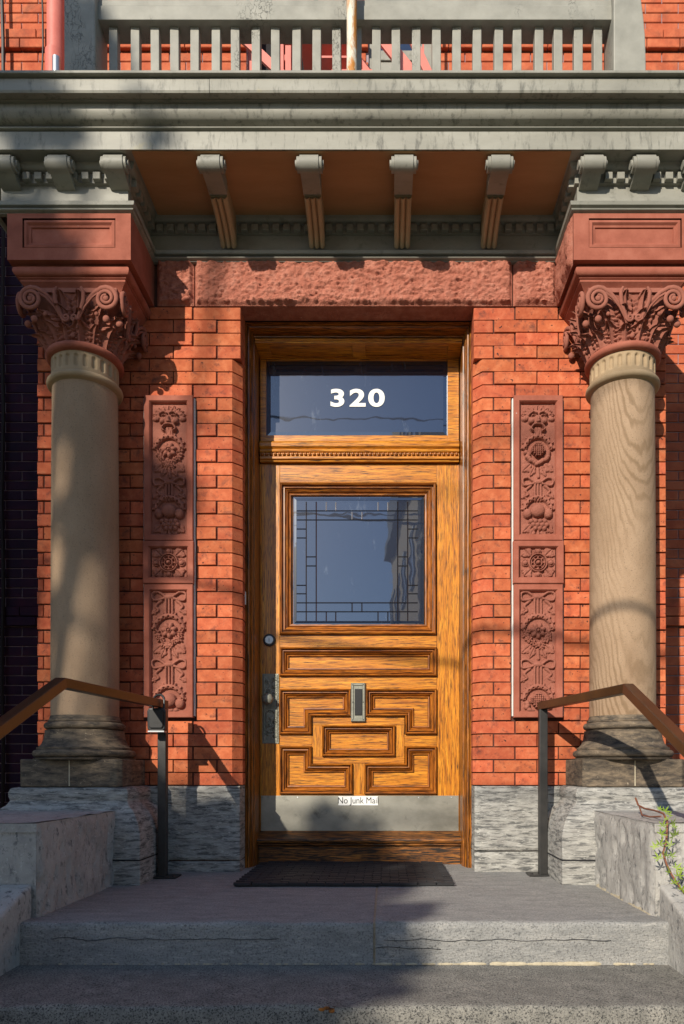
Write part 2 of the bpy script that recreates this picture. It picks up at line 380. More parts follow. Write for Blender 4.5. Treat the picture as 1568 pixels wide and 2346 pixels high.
# ================================================================== SETTING
m_ground = pmat('grass_verge', (.05,.08,.02), (.09,.12,.035), scale=3, rough=.95, bump=.6, bscale=40)
m_pave = pmat('concrete_pavement', (.26,.25,.23), (.36,.35,.32), scale=4, rough=.9, bump=.4, bscale=80)
m_asph = pmat('asphalt', (.04,.04,.042), (.065,.065,.067), scale=5, rough=.9, bump=.5, bscale=160)
GZ = -1.02
tag(ob('ground', MB().box(-150, 150, -150, 150, GZ-.4, GZ), m_ground), kind='structure')
tag(ob('pavement', MB().box(-60, 60, -7.4, -5.2, GZ-.05, GZ+.06), m_pave), kind='structure')
tag(ob('road', MB().box(-60, 60, -16.5, -7.6, GZ-.05, GZ+.004), m_asph), kind='structure')

# ------------------------------------------------------------------ the house
BL, BR, OL, OR_ = -1.76, 1.412, -.733, .443          # bay edges, door opening edges
ZB, CP, NC = .433, .0652, 37                         # brickwork start, course height, courses
ZL0 = ZB + CP*NC                                     # lintel underside
ZL1 = 3.075
MY = 1.14                                            # recessed main facade
house = thing('brick_house', 'red brick house front with brownstone lintel and grey stone plinth round the oak door', 'house', (-.15, .3, 0))
wall = MB()
wall.box(BL+.004, OL-.060, .006, .13, -.6, 3.3); wall.box(OR_+.060, BR-.004, .006, .13, -.6, 3.3)
wall.box(OL-.0605, OL-.006, .060, .1305, -.6, 3.3); wall.box(OR_+.006, OR_+.0605, .060, .1305, -.6, 3.3)
wall.box(OL-.012, OR_+.012, .02, .13, ZL0+.01, 3.3)
wall.box(BL+.004, BL+.2, .13, MY, -.6, 3.3); wall.box(BR-.2, BR-.004, .13, MY, -.6, 3.3)
fw = ob('front_wall', wall, m_mortar, house)
ob('light_leak_backing', MB().box(OL-.3, OR_+.3, .40, .44, -.1, 3.2).box(OL-.3, OL-.008, .132, .40, -.1, 3.2).box(OR_+.008, OR_+.3, .132, .40, -.1, 3.2).box(OL-.3, OR_+.3, .132, .4, ZL0+.002, ZL0+.05), m_dark, house)  # dark box added behind the door to stop light leaking through gaps
mainw = MB()
mainw.box(-9, -1.7, MY+.006, MY+.3, -1.2, 9); mainw.box(1.38, 9, MY+.006, MY+.3, -1.2, 9); WIN = (PX(845, MY), PX(990, MY)); DOORW = (PX(566, MY), PX(742, MY))
mainw.box(-1.7, DOORW[0], MY+.006, MY+.3, 3.0, 9); mainw.box(DOORW[1], WIN[0], MY+.006, MY+.3, 3.0, 9); mainw.box(WIN[1], 1.38, MY+.006, MY+.3, 3.0, 9)
mainw.box(DOORW[0], DOORW[1], MY+.006, MY+.3, 6.4, 9); mainw.box(WIN[0], WIN[1], MY+.006, MY+.3, 6.6, 9); mainw.box(WIN[0], WIN[1], MY+.006, MY+.3, 3.0, 4.5)
mainw.box(DOORW[0]-.2, WIN[1]+.2, MY+.31, MY+.33, 3.0, 7)
mw = ob('main_wall', mainw, m_mortar_l, house)

PL0, PL1, PR0, PR1 = -1.211, -.966, .639, .884      # carved panel edges
PZ0, PZ1 = .772, ZB+30*CP
def brick_mesh(Lg, H=CP-.0062):
    key = ('b', round(Lg, 3))
    if key not in MESH:
        mb = MB().chbox(-Lg/2, Lg/2, -.006, .05, -H/2, H/2, .0020)
        # uneven front
        rr = random.Random(hash(key) % 999)
        for i in range(4):
            x, y, z = mb.v[i]; mb.v[i] = (x, y + rr.uniform(-.0015, .0015), z + rr.uniform(-.001, .001))
        me = mb.mesh('brick'); me.materials.append(m_brick); MESH[key] = me
    return MESH[key]
MESH = {}
def jamb_mesh(side, Lx, cham):
    key = ('j', side, round(Lx, 3), cham)
    if key not in MESH:
        H = CP-.0062; c = .047 if cham else .004
        p = [(0,.125),(0,c),(c*.92,0),(Lx-.003,0),(Lx,.004),(Lx,.125)]
        p = [(x*side, y) for x, y in p]
        if side < 0: p = p[::-1]
        me = MB().prism(p, -H/2, H/2).mesh('brick'); me.materials.append(m_brick); MESH[key] = me
    return MESH[key]
# columns stand in front: bricks wholly behind them are not picked out singly
CXL, CXR, CY = -1.4505, 1.14, -.155
cells = []
for i in range(NC):
    z = ZB + CP*(i+.5)
    for side in (-1, 1):
        if side > 0: joints = [.651 + .218*k for k in range(8)] if i % 2 == 0 else [.543 + .218*k for k in range(8)]
        else: joints = [-.975 - .218*k for k in range(8)] if i % 2 == 0 else [-.854 - .218*k for k in range(8)]
        edge = OR_ if side > 0 else OL; end = BR if side > 0 else BL
        xs = [edge] + [j for j in joints if (j < end-.03 if side > 0 else j > end+.03)] + [end]
        for k in range(len(xs)-1):
            a, b = sorted((xs[k], xs[k+1]))
            pan = (PR0, PR1) if side > 0 else (PL0, PL1)
            segs = [(a, b)]
            if PZ0-.005 < z < PZ1:
                segs = []
                if a < pan[0]-.012: segs.append((a, min(b, pan[0]-.008)))
                if b > pan[1]+.012: segs.append((max(a, pan[1]+.008), b))
            for (p, q) in segs:
                if q-p < .02: continue
                cells.append((i, side, k, p, q, z))
def hidden(p, q, z):
    # rough visible width beside the column shaft and pedestal
    pc = CXL if p < 0 else CXR
    x0, x1 = (pc-.16)/.953, (pc+.15)/.953
    vis = max(0, min(q, x0)-p) + max(0, q-max(p, x1))
    return vis
cells.sort(key=lambda c: -hidden(c[3], c[4], c[5]))
rest = MB()
for n, (i, side, k, p, q, z) in enumerate(cells):
    vis = hidden(p, q, z)
    if n < 300 and vis > .012:
        if k == 0:
            me = jamb_mesh(side, round(q-p-.0035, 3), i < 33)
            o = ob('brick', me, None, fw, loc=((p if side > 0 else q), rnd.uniform(-.001, .002), z))
        else:
            Lg = round(q-p-.006, 3)
            o = ob('brick', brick_mesh(Lg), None, fw, loc=((p+q)/2, rnd.uniform(-.0015, .0025), z + rnd.uniform(-.001, .001)))
            o.rotation_euler = (rnd.uniform(-.006, .006), rnd.uniform(-.004, .004), rnd.uniform(-.006, .006))
    else:
        rest.chbox(p+.0035, q-.0035, 0, .05, z-CP/2+.0037, z+CP/2-.0037, .003)
tag(ob('brickwork', rest, m_brick, fw), kind='stuff')

# main facade brickwork (recessed): joined, seen past the balcony and in two slivers at the sides
upper, shaded = MB(), MB()
nrow = int((8.9 - -1.0)/.0647)
for i in range(nrow):
    z0 = -1.0 + i*.0647
    off = .109 if i % 2 else 0
    x = -3.4 + off
    zc = z0 + .032
    while x < 3.8:
        a, b = x+.003, x+.215
        x += .218
        show = zc > 4.7 or a < -1.6 or b > 1.3
        if not show: continue
        if zc > 4.7:
            cut = False
            for w0, w1 in (WIN, DOORW):
                if b > w0 and a < w1:
                    if a < w0 - .03: b = w0 - .003
                    elif b > w1 + .03: a = w1 + .003
                    else: cut = True
            if cut: continue
        proud = .0
        if PZ(112, MY) < zc < PZ(78, MY)+.02: proud = .028
        if PZ(1432, MY) < zc < PZ(1402, MY): proud = .03
        t = (shaded if (a < -1.7 and zc < 4.6) else upper)
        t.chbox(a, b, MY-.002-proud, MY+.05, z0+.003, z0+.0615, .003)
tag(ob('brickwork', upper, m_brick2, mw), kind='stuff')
tag(ob('brickwork', shaded, m_brickshade, mw, label='dark brickwork of the recessed wall, shade put into its colour'), kind='stuff')

def rockgrid(x0, x1, z0, z1, yf, depth, seed, res=.008, edge=.02, sc_=30):
    nx = max(6, int((x1-x0)/res)); nzz = max(6, int((z1-z0)/res))
    A = np.zeros((nzz+1, nx+1, 3))
    for j in range(nzz+1):
        for i in range(nx+1):
            x = x0+(x1-x0)*i/nx; z = z0+(z1-z0)*j/nzz
            e = min(x-x0, x1-x, z-z0, z1-z)
            k = min(1, e/edge); k = k*k*(3-2*k)
            h = noise.fractal(Vector((x*sc_, z*sc_*1.6, seed*3.7)), 1.0, 2.1, 4) * .5 + noise.noise(Vector((x*4, z*5, seed)))*.5
            h += abs(noise.noise(Vector((x*11, z*26, seed+9))))*.7
            A[j, i] = (x, yf - depth*k*(.55+.55*h), z)
    return A
def rockstone(name, mat, parent, x0, x1, z0, z1, yf, yb, depth, seed, label=None, **kw):
    A = rockgrid(x0, x1, z0, z1, yf, depth, seed, **kw)
    mb = MB().grid(A); mb.box(x0, x1, yf+.0005, yb, z0, z1)
    return ob(name, mb, mat, parent, smooth=True, angle=60, label=label)
lx = [PX(360, 0), PX(447, 0), PX(1175, 0), PX(1275, 0)]
for i in range(3):
    rockstone('lintel_stone', m_rock, house, lx[i]+.003, lx[i+1]-.003, ZL0+.003, ZL1, -.004, .115, .036, i+1, res=.004, sc_=46,
              label='wide rough rock-faced brownstone lintel over the door' if i == 1 else None)
# grey plinth stones beside the door
for (a, b, sd) in ((PX(336, 0), OL-.002, 11), (OR_+.002, PX(1292, 0), 12)):
    zj = PZ(1972 if sd == 11 else 1950, 0)
    rockstone('plinth_stone', m_grey, house, a, b, -.02, zj-.003, -.012, .12, .012, sd, res=.012, edge=.012)
    rockstone('plinth_stone', m_grey, house, a, b, zj+.003, ZB-.003, -.010, .12, .014, sd+3, res=.012, edge=.012)

# window and dark doorway on the upper floor, seen between the balusters
def upstairs():
    w0, w1 = WIN; wn = ob('window', MB().box(w0+.05, w1-.05, MY+.07, MY+.09, PZ(97, MY), 6.6), m_glass, house)
    fr = MB()
    fr.box(w0, w0+.05, MY+.02, MY+.1, 4.6, 6.7); fr.box(w1-.07, w1, MY+.0, MY+.1, 4.6, 6.7); fr.box(w0, w1, MY+.02, MY+.1, 6.6, 6.7)
    ob('frame', fr, m_paint, wn, bevel=.003)
    pn = MB(); pn.box(w0+.05, w1-.07, MY+.05, MY+.11, PZ(120, MY), PZ(97, MY)); pn.box(w0+.05, w1-.07, MY+.06, MY+.12, 4.5, PZ(121, MY))
    ob('sill', pn, m_paint, wn, bevel=.004)
    d0, d1 = DOORW
    dw = ob('doorway', MB().box(d0+.04, d1-.04, MY+.16, MY+.2, 3.5, 6.4), m_dark, house, label='dark upstairs doorway behind the balusters')
    fr = MB()
    for x in (d0, d0+.20, d1-.26, d1-.04): fr.box(x, x+.04, MY+.03, MY+.13, 3.5, 6.4)
    fr.box(d0, d1, MY+.03, MY+.13, 6.4, 6.45); fr.box(d0+.2, d1-.22, MY+.04, MY+.12, 5.26, 5.30)
    ob('frame', fr, m_redsteel, dw, bevel=.003)
upstairs()

# ------------------------------------------------------------------ landing, steps, cheek walls
LF = -1.195; TR = .418; RS = .143
CKL, CKR = -1.222, .94
steps = thing('front_steps', 'worn grey limestone steps and landing in front of the door', 'steps', (-.15, -1.2, -.3))
def slab(name, x0, x1, y0, y1, z0, z1, mat, seed, label=None):
    nx, ny = max(4, int((x1-x0)/.02)), max(4, int((y1-y0)/.03)); mb = MB()
    rows = []
    prof = [(y1, z1)] + [(y1+(y0+.012-y1)*j/ny, z1) for j in range(1, ny+1)] + [(y0+.004, z1-.003), (y0, z1-.011)] + [(y0, z1-.011+(z0-z1+.011)*j/7) for j in range(1, 8)]
    A = np.zeros((len(prof), nx+1, 3))
    for j, (y, z) in enumerate(prof):
        for i in range(nx+1):
            x = x0+(x1-x0)*i/nx
            d = noise.fractal(Vector((x*5, y*5, z*7+seed)), 1.0, 2.1, 4)*.003
            chip = 0
            if ny < j < ny+4: chip = max(0, noise.noise(Vector((x*13, seed*2.1, 3)))-.15)*.018
            A[j, i] = (x, y + (d+chip if y < y0+.02 else 0), z + (d if j <= ny else -chip*.6))
    mb.grid(A); mb.box(x0+.002, x1-.002, y0+.03, y1-.001, z0+.001, z1-.02)
    return ob(name, mb, mat, steps, smooth=True, angle=50, label=label)
jx = PX(858, LF)
slab('landing_stone', CKL-.05, jx-.004, LF, .30, -RS, 0, m_step, 1)
slab('landing_stone', jx+.004, CKR+.05, LF, .30, -RS, .001, m_step, 5)
ob('mortar_joint', MB().box(jx-.006, jx+.006, LF+.006, .1, -RS, -.003), m_limemortar, steps)
for k in range(1, 8):
    y1 = LF-(k-1)*TR; z1 = -k*RS
    slab('step_stone', CKL-.04, CKR+.04, y1-TR, y1+.03, max(z1-RS, GZ-.02), z1, m_tread, 11+k*3)
# crumbling mortar line where the riser meets the tread
cr = MB()
for i in range(150):
    x = CKL+.02 + (CKR-CKL-.04)*rnd.random()**.6
    big = 1.0 + (1.6 if x > .25 else 0)*max(0, noise.noise(Vector((x*4, 1, 2)))+.3)
    cr.ball((x, LF-.001, -RS+.004), rnd.uniform(.002, .007)*big*(1.0 if x > -.1 else .5), 7, 5, (rnd.uniform(1.2, 3.2), .45, .8))
tag(ob('mortar_crumbs', cr, m_limemortar, steps, smooth=True), kind='stuff')

def crack(x0, x1, z, amp, seed, y=LF-.0035):
    n = int((x1-x0)/.02); pts = [(x0+(x1-x0)*k/n, y+.003*0, z+amp*noise.noise(Vector((k*.23, seed, 0)))+amp*.3*noise.noise(Vector((k*.9, seed, 4)))) for k in range(n+1)]
    ob('crack', MB().tube(pts, [.0009+.0008*abs(noise.noise(Vector((k*.4, seed, 1)))) for k in range(n+1)], 5), m_dark, steps)
crack(PX(120, LF), PX(640, LF), -.055, .012, 1); crack(PX(880, LF), PX(1400, LF), -.058, .010, 2); crack(PX(860, LF), PX(1010, LF), -.085, .010, 5)
m_rustspot = pmat('rust_stain', (.22,.07,.015), (.40,.16,.03), scale=60, rough=.9, bump=.8, bscale=120, dirt=((.05,.02,.01), 50, .5, .6))
rs = MB(); ry = LF-TR; rx_ = PX(757, ry)
for k in range(16): rs.ball((rx_+rnd.gauss(0, .014), ry-.001+rnd.uniform(0, .012), -RS-.004-abs(rnd.gauss(0, .008))), rnd.uniform(.004, .009), 8, 5, (1.3, .5, .7))
ob('rust_spot', rs, m_rustspot, steps, smooth=True)['kind'] = 'stuff'
CT = .326; CFY = -1.105
def cheek(side, label):
    xi = CKL if side < 0 else CKR; xo = xi + side*.62
    a, b = sorted((xi, xo))
    t = thing('cheek_wall', label, 'wall', ((a+b)/2, -1.2, GZ), 'stone cheek walls of the steps')
    # upper block, rock-faced towards the steps
    nY, nZ = 44, 30
    A = np.zeros((nZ+1, nY+1, 3)); y0, y1, z0, z1 = CFY, -.40, -.16, CT
    for j in range(nZ+1):
        for i in range(nY+1):
            y = y0+(y1-y0)*i/nY; z = z0+(z1-z0)*j/nZ
            e = min(1, min(y-y0+.0, z1-z)/.02); h = noise.fractal(Vector((y*9, z*9, side*5.0)), 1, 2.1, 4)
            pit = max(0, noise.noise(Vector((y*22, z*14, side*3.0+2)))-.12)
            A[j, i] = (xi - side*(max(e, 0)*(.004*h + .012 - pit*.03)) , y, z)
    mb = MB().grid(A); mb.box(a+.001 if side > 0 else a, b if side > 0 else b-.001, CFY, -.3, GZ, CT)
    ob('cheek_block', mb, m_cheek, t, smooth=True, angle=45, bevel=0)
    cap = MB(); nx, ny = 18, 24; C = np.zeros((ny+1, nx+1, 3))
    for j in range(ny+1):
        for i in range(nx+1):
            x = a-.004+(b-a+.008)*i/nx; y = CFY-.006+(-.38-CFY)*j/ny
            C[j, i] = (x, y, CT + .004 + .004*noise.fractal(Vector((x*8, y*8, 4)), 1, 2, 4))
    ob('coping', MB().grid(C).box(a-.003, b+.003, CFY-.005, -.381, CT-.03, CT+.0015), m_cheek, t, smooth=True, angle=50)
    # sloping lower cheek running down beside the steps
    sl_ = .345; p = [(CFY-.002, GZ), (CFY-.002, .118)]
    yb = CFY-2.75
    p += [(yb, .118-2.75*sl_), (yb, GZ)]
    xx = sorted((xi + side*.012, xo - side*.02))
    ob('sloping_cheek', MB().prism(p[::-1], xx[0], xx[1], 'x'), m_cheek, t, bevel=.012, seg=3)
    # mortar fillet at the landing
    f = MB(); pts = [(xi - side*.006*(1+.8*noise.noise(Vector((k*.7, side, 0)))), CFY+.02+(.64)*k/40, .002) for k in range(41)]
    f.tube(pts, [.007+.007*abs(noise.noise(Vector((k*.45, 3, side)))) for k in range(41)], 6)
    ob('mortar_fillet', f, m_limemortar if side > 0 else m_cheek, t, smooth=True)
    return t
cheek(-1, 'grey stone cheek wall left of the steps, below the column with the lock box railing')
cheek(1, 'grey stone cheek wall right of the steps with a vine hanging over it')

# ================================================================== COLUMNS
def leafmesh(name, w, h, out, lobes=5, ridge=.006):
    # acanthus leaf: u across, v up, curling outward (-y) at its tip
    nu, nv = 12, 22; A = np.zeros((nv+1, nu+1, 3))
    for j in range(nv+1):
        v = j/nv
        ww = w*(.55+.65*math.sin(math.pi*min(1, v*1.05)**.8))*(1-.55*max(0, v-.7)/.3)*(1+.22*abs(math.sin(v*lobes*math.pi)))
        zz = h*(v if v < .8 else .8+.2*math.sin((v-.8)/.2*1.9)/1.0*.62)
        yy = -out*(v**2.2) - (.03*max(0, v-.75)/.25)
        for i in range(nu+1):
            u = -1+2*i/nu
            rdg = ridge*math.cos(u*math.pi*3) + ridge*.9*math.cos(v*lobes*2*math.pi + abs(u)*4)*abs(u)
            A[j, i] = (u*ww/2, yy + .018*u*u - rdg - (.008 if abs(u) < .12 else 0), zz - .018*abs(u)*0)
    mb = MB().grid(A)
    B = A.copy(); B[:, :, 1] += .018; mb.grid(B)
    # close rim
    n = (nv+1)*(nu+1); c = nu+1
    rim = [j*c for j in range(nv+1)] + [nv*c+i for i in range(1, c)] + [j*c+nu for j in range(nv-1, -1, -1)] + [i for i in range(nu-1, 0, -1)]
    for k in range(len(rim)):
        p, q = rim[k], rim[(k+1) % len(rim)]; mb.f.append((p, q, q+n, p+n))
    return mb.mesh(name, True, 70)
LEAF1 = leafmesh('acanthus_leaf', .12, .125, .045, 5, .010); LEAF1.materials.append(m_carve)
LEAF2 = leafmesh('acanthus_leaf', .085, .135, .05, 5, .009); LEAF2.materials.append(m_carve)
LEAF3 = leafmesh('acanthus_leaf', .066, .11, .02, 5, .007); LEAF3.materials.append(m_carve)
FRUIT = MB().ball((0,0,0), .0165, 10, 7).mesh('fruit', True); FRUIT.materials.append(m_carve)
def spiral(cx, cz, r0, turns, sgn, y, start):
    pts = []
    for k in range(int(turns*18)+1):
        a = start + sgn*2*math.pi*k/18; rr = r0*(1-.80*k/(turns*18)); pts.append((cx+rr*math.cos(a), y - .012*k/(turns*18), cz+rr*math.sin(a)))
    return pts
def volute_mesh(sgn):
    mb = MB()
    cx, cz = sgn*.172, .178
    sp = spiral(cx, cz, .052, 2.1, -sgn, -.236, math.pi/2)
    stem = [(sgn*.028, -.196, .085), (sgn*.045, -.205, .13), (sgn*.075, -.216, .175), (sgn*.115, -.226, .212), (sgn*.15, -.233, .229)]
    pts = stem + sp
    r = [.007, .008, .009, .010, .011] + [.0115*(1-.5*k/len(sp)) for k in range(len(sp))]
    mb.tube(pts, r, 8)
    mb.tube([(p[0]*.93, p[1]-.006, p[2]-.024) for p in stem], .006, 6)
    mb.ball((cx, -.242, cz), .014, 10, 7, (1,.8,1))
    me = mb.mesh('volute', True, 60); me.materials.append(m_carve); return me
VOL = {-1: volute_mesh(-1), 1: volute_mesh(1)}
def scroll_mesh():
    mb = MB()
    for s in (-1, 1):
        pts = [(s*.055, -.232, .235), (s*.066, -.232, .215), (s*.064, -.228, .175), (s*.05, -.22, .135), (s*.036, -.214, .11)] 
        sp = [(s*.02 + .017*(1-.75*k/22)*math.cos(a), -.214-.004*k/22, .104+.017*(1-.75*k/22)*math.sin(a)) for k in range(23) for a in [(0 if s > 0 else math.pi) - s*k*.42]]
        mb.tube(pts+sp, [.006,.009,.010,.009,.008] + [.0075*(1-.4*k/22) for k in range(23)], 7)
    me = mb.mesh('scroll', True, 60); me.materials.append(m_carve); return me
SCROLL = scroll_mesh()
def bell():
    nt_, nv = 160, 34; A = np.zeros((nv+1, nt_+1, 3))
    for j in range(nv+1):
        v = j/nv
        for i in range(nt_+1):
            a = 2*math.pi*i/nt_; c, s = abs(math.cos(a)), abs(math.sin(a))
            sq = .198/max(c, s)**.92
            k = v**1.5
            r = .158*(1-k) + sq*k
            r += .007*math.cos(a*24)*math.sin(v*math.pi*1.2)*(1-v*.4) + .006*noise.noise(Vector((a*6, v*7, 1)))
            A[j, i] = (r*math.cos(a), r*math.sin(a), v*.245)
    mb = MB().grid(A); mb.box(-.21, .21, -.205, .205, .225, .245)
    me = mb.mesh('capital', True, 50); me.materials.append(m_carve); return me
BELL = bell()
def flute_neck(cx, cy, z0, z1, r):
    n = 24; per = 12; prof = [0, .12, .2, .26, .74, .8, .88, 1]; mb = MB(); A = np.zeros((len(prof)*2-1+8, n*per+1, 3))
    zs = np.linspace(0, 1, 23); A = np.zeros((23, n*per+1, 3))
    for j, v in enumerate(zs):
        for i in range(n*per+1):
            a = 2*math.pi*i/(n*per); u = abs(((i % per)/per)-.5)/.5      # 0 at flute centre
            dz = 0 if .28 < v < .76 else (.28-v if v < .28 else v-.76)
            q = math.hypot(u, dz*7.0)
            d = .009*math.sqrt(max(0, 1-(q/.52)**2)) if q < .52 else 0
            A[j, i] = (cx+(r-d)*math.cos(a), cy+(r-d)*math.sin(a), z0+(z1-z0)*v)
    return mb.grid(A)
def torus_prof(r, z0, z1, out, n=9):
    return [(r + out*math.sin(math.pi*k/(n-1)), z0+(z1-z0)*(.5-.5*math.cos(math.pi*k/(n-1)))) for k in range(n)]
def column(cx, label, side):
    t = thing('stone_column', label, 'column', (cx, CY, 0), 'columns flanking the door')
    # grey pedestal with a curved wash
    b0, b1 = cx-.262, cx+.262
    yf = -.44
    prof = [(.10, -.01), (.10, .21), (.098, .235), (.085, .275), (.055, .325), (.02, .35), (.006, .372), (.012, .392), (.012, .41), (.004, .428), (-.02, .434)]
    path = [(b0, .0), (b0, -.335), (b1, -.335), (b1, .0)]
    mb = MB().sweep(path, [(o*.95, z) for o, z in prof]); mb.box(b0+.02, b1-.02, -.32, .0, -.02, .4335)
    ped = ob('pedestal', mb, m_grey, t, smooth=True, angle=30, bevel=.004)
    ob('pedestal_joint', MB().sweep(path, [(.0975, PZ(1972, -.44)-.003), (.0958, PZ(1972, -.44)), (.0975, PZ(1972, -.44)+.003)]), m_dark, t)
    # plinth, base mouldings
    pz0, pz1 = .4345, .562; h = .236; c = .02
    mb = MB(); pl = [(cx-h+c, CY-h+.06), (cx+h-c, CY-h+.06), (cx+h, CY-h+.06+c), (cx+h, -.001), (cx-h, -.001), (cx-h, CY-h+.06+c)]
    mb.prism(pl, pz0, pz1); ob('plinth', mb, m_sandbase, t, bevel=.006, seg=3)
    ob('plinth_joint', MB().box(cx-.0025, cx+.0025, CY-h+.0585, CY-h+.07, pz0+.005, pz1-.006), m_limemortar, t)
    base = [(.226, .5605), (.230, .567)] + torus_prof(.212, .571, .607, .02) + [(.214, .609), (.214, .618), (.205, .62), (.192, .635), (.183, .66), (.178, .690), (.178, .699), (.170, .701)] \
        + torus_prof(.163, .703, .738, .02) + [(.166, .740), (.166, .747), (.160, .749), (.158, .758), (.155, .768)]
    ob('base_moulding', MB().lathe(base, cx, CY, 72), m_sandbase, t, smooth=True, angle=40)
    sh = [(.1535, .766), (.1535, 1.0), (.1525, 1.5), (.150, 2.0), (.1475, 2.322)]
    ob('shaft', MB().lathe(sh, cx, CY, 72), m_sand, t, smooth=True, angle=60)
    ob('neck_ring', MB().lathe([(.147, 2.320)] + torus_prof(.151, 2.325, 2.361, .021) + [(.147, 2.363)], cx, CY, 72), m_sand2, t, smooth=True, angle=60)
    ob('fluted_neck', flute_neck(cx, CY, 2.362, 2.452, .1515), m_sand2, t, smooth=True, angle=60)
    ob('neck_core', MB().lathe([(.140, 2.36), (.140, 2.453)], cx, CY, 48), m_sand2, t)
    ob('astragal', MB().lathe([(.15, 2.450)] + torus_prof(.154, 2.452, 2.490, .022) + [(.150, 2.492)], cx, CY, 72), m_brown, t, smooth=True, angle=60)
    cap = ob('capital', BELL, None, t, loc=(cx, CY, 2.486)); cap.scale = (1, .78, 1)
    def face(name, me, ang, loc=(0,0,0), tilt=0, spin=0, s=1):
        m = Matrix.Rotation(ang, 4, 'Z'); p = m @ Vector(loc)
        o = ob(name, me, None, cap, loc=(cx+p.x, CY+p.y, 2.486+p.z)); o.rotation_euler = (tilt, spin, ang); o.scale = (s, s, s); return o
    for q in ((0, 1, 3) ):
        A = q*math.pi/2
        for s in (-1, 1): face('volute', VOL[s], A)
        face('scroll', SCROLL, A)
        for s in (-1, 1): face('acanthus_leaf', LEAF3, A, (s*.033, -.196, .118), .05, s*.10)
        for s in (-1, 1): face('fruit', FRUIT, A, (s*.165, -.212, .098))
        for s in (-1, 1): face('fruit', FRUIT, A, (s*.118, -.205, .125), s=.62)
        for x, z, s_ in ((0, .038, .75), (-.024, .055, .6), (.024, .055, .6), (0, .068, .6)):
            face('fruit', FRUIT, A, (x, -.178, z), s=s_)
    for k in range(18):
        A = 2*math.pi*k/18 + math.pi/18
        if math.sin(A-math.pi/2) > .75: continue
        face('acanthus_leaf', LEAF1 if k % 3 != 1 else LEAF2, A, (0, -.160, .002), .24, 0, .74 if k % 2 else .86)
    for k in range(16):
        A = 2*math.pi*(k+.5)/16
        face('acanthus_leaf', LEAF2, A, (0, -.166 if abs(math.sin(2*A)) < .8 else -.185, .055+.02*(k % 2)), .28, rnd.uniform(-.1, .1), .80)
    # abacus mouldings and panelled impost block
    zt = 2.846
    hw, yb = .2825, .0
    path = [(cx-hw, yb), (cx-hw, -.335), (cx+hw, -.335), (cx+hw, yb)]
    ab = [(-.075, 2.728), (-.068, 2.742), (-.052, 2.762), (-.040, 2.773), (-.040, 2.783), (-.034, 2.785)] + \
         [(-.034 + .02*math.sin(math.pi*k/8), 2.790+.044*(.5-.5*math.cos(math.pi*k/8))) for k in range(9)] + [(-.03, zt-.006)]
    mb = MB().sweep(path, ab); mb.box(cx-hw+.08, cx+hw-.08, -.24, -.001, 2.727, zt-.006); mb.box(cx-hw+.06, cx+hw-.06, -.26, -.001, 2.775, zt-.003)
    ob('abacus', mb, m_brown, t, smooth=True, angle=35)
    z1 = 3.058
    pf = [(cx-hw+.070, z1-.022), (cx+hw-.070, z1-.022), (cx+hw-.070, zt+.055), (cx-hw+.070, zt+.055)]
    bl = MB()
    yF = -.335
    bl.box(cx-hw, cx+hw, yF+.03, .0, zt, z1)
    for (a, b, c_, d_) in ((cx-hw, cx-hw+.07, zt, z1), (cx+hw-.07, cx+hw, zt, z1), (cx-hw+.07, cx+hw-.07, z1-.022, z1), (cx-hw+.07, cx+hw-.07, zt, zt+.055)):
        bl.box(a, b, yF, yF+.031, c_, d_)
    im = ob('impost_block', bl, m_brown, t)
    ob('sunk_panel', MB().frame(pf, [(0, yF+.001), (.0, yF+.010), (.006, yF+.004), (.016, yF+.003), (.024, yF+.012), (.032, yF+.014), (.034, yF+.020)]), m_brown, im)
    if side > 0:   # broken rock face on the inner side of the right block
        A = rockgrid(-.332, -.04, zt-.02, z1, 0, .03, 21, res=.012, edge=.03)
        B = A.copy(); B[:, :, 0] = cx-hw-.002+A[:, :, 1]; B[:, :, 1] = A[:, :, 0]
        ob('rough_face', MB().grid(B), m_rock, im, smooth=True, angle=60, label='broken rough inner face of the impost block')
    return t
column(CXL, 'tan sandstone column left of the door, patchy with shade, carved capital', -1)
column(CXR, 'tan sandstone column right of the door with wavy veined sunlit shaft', 1)

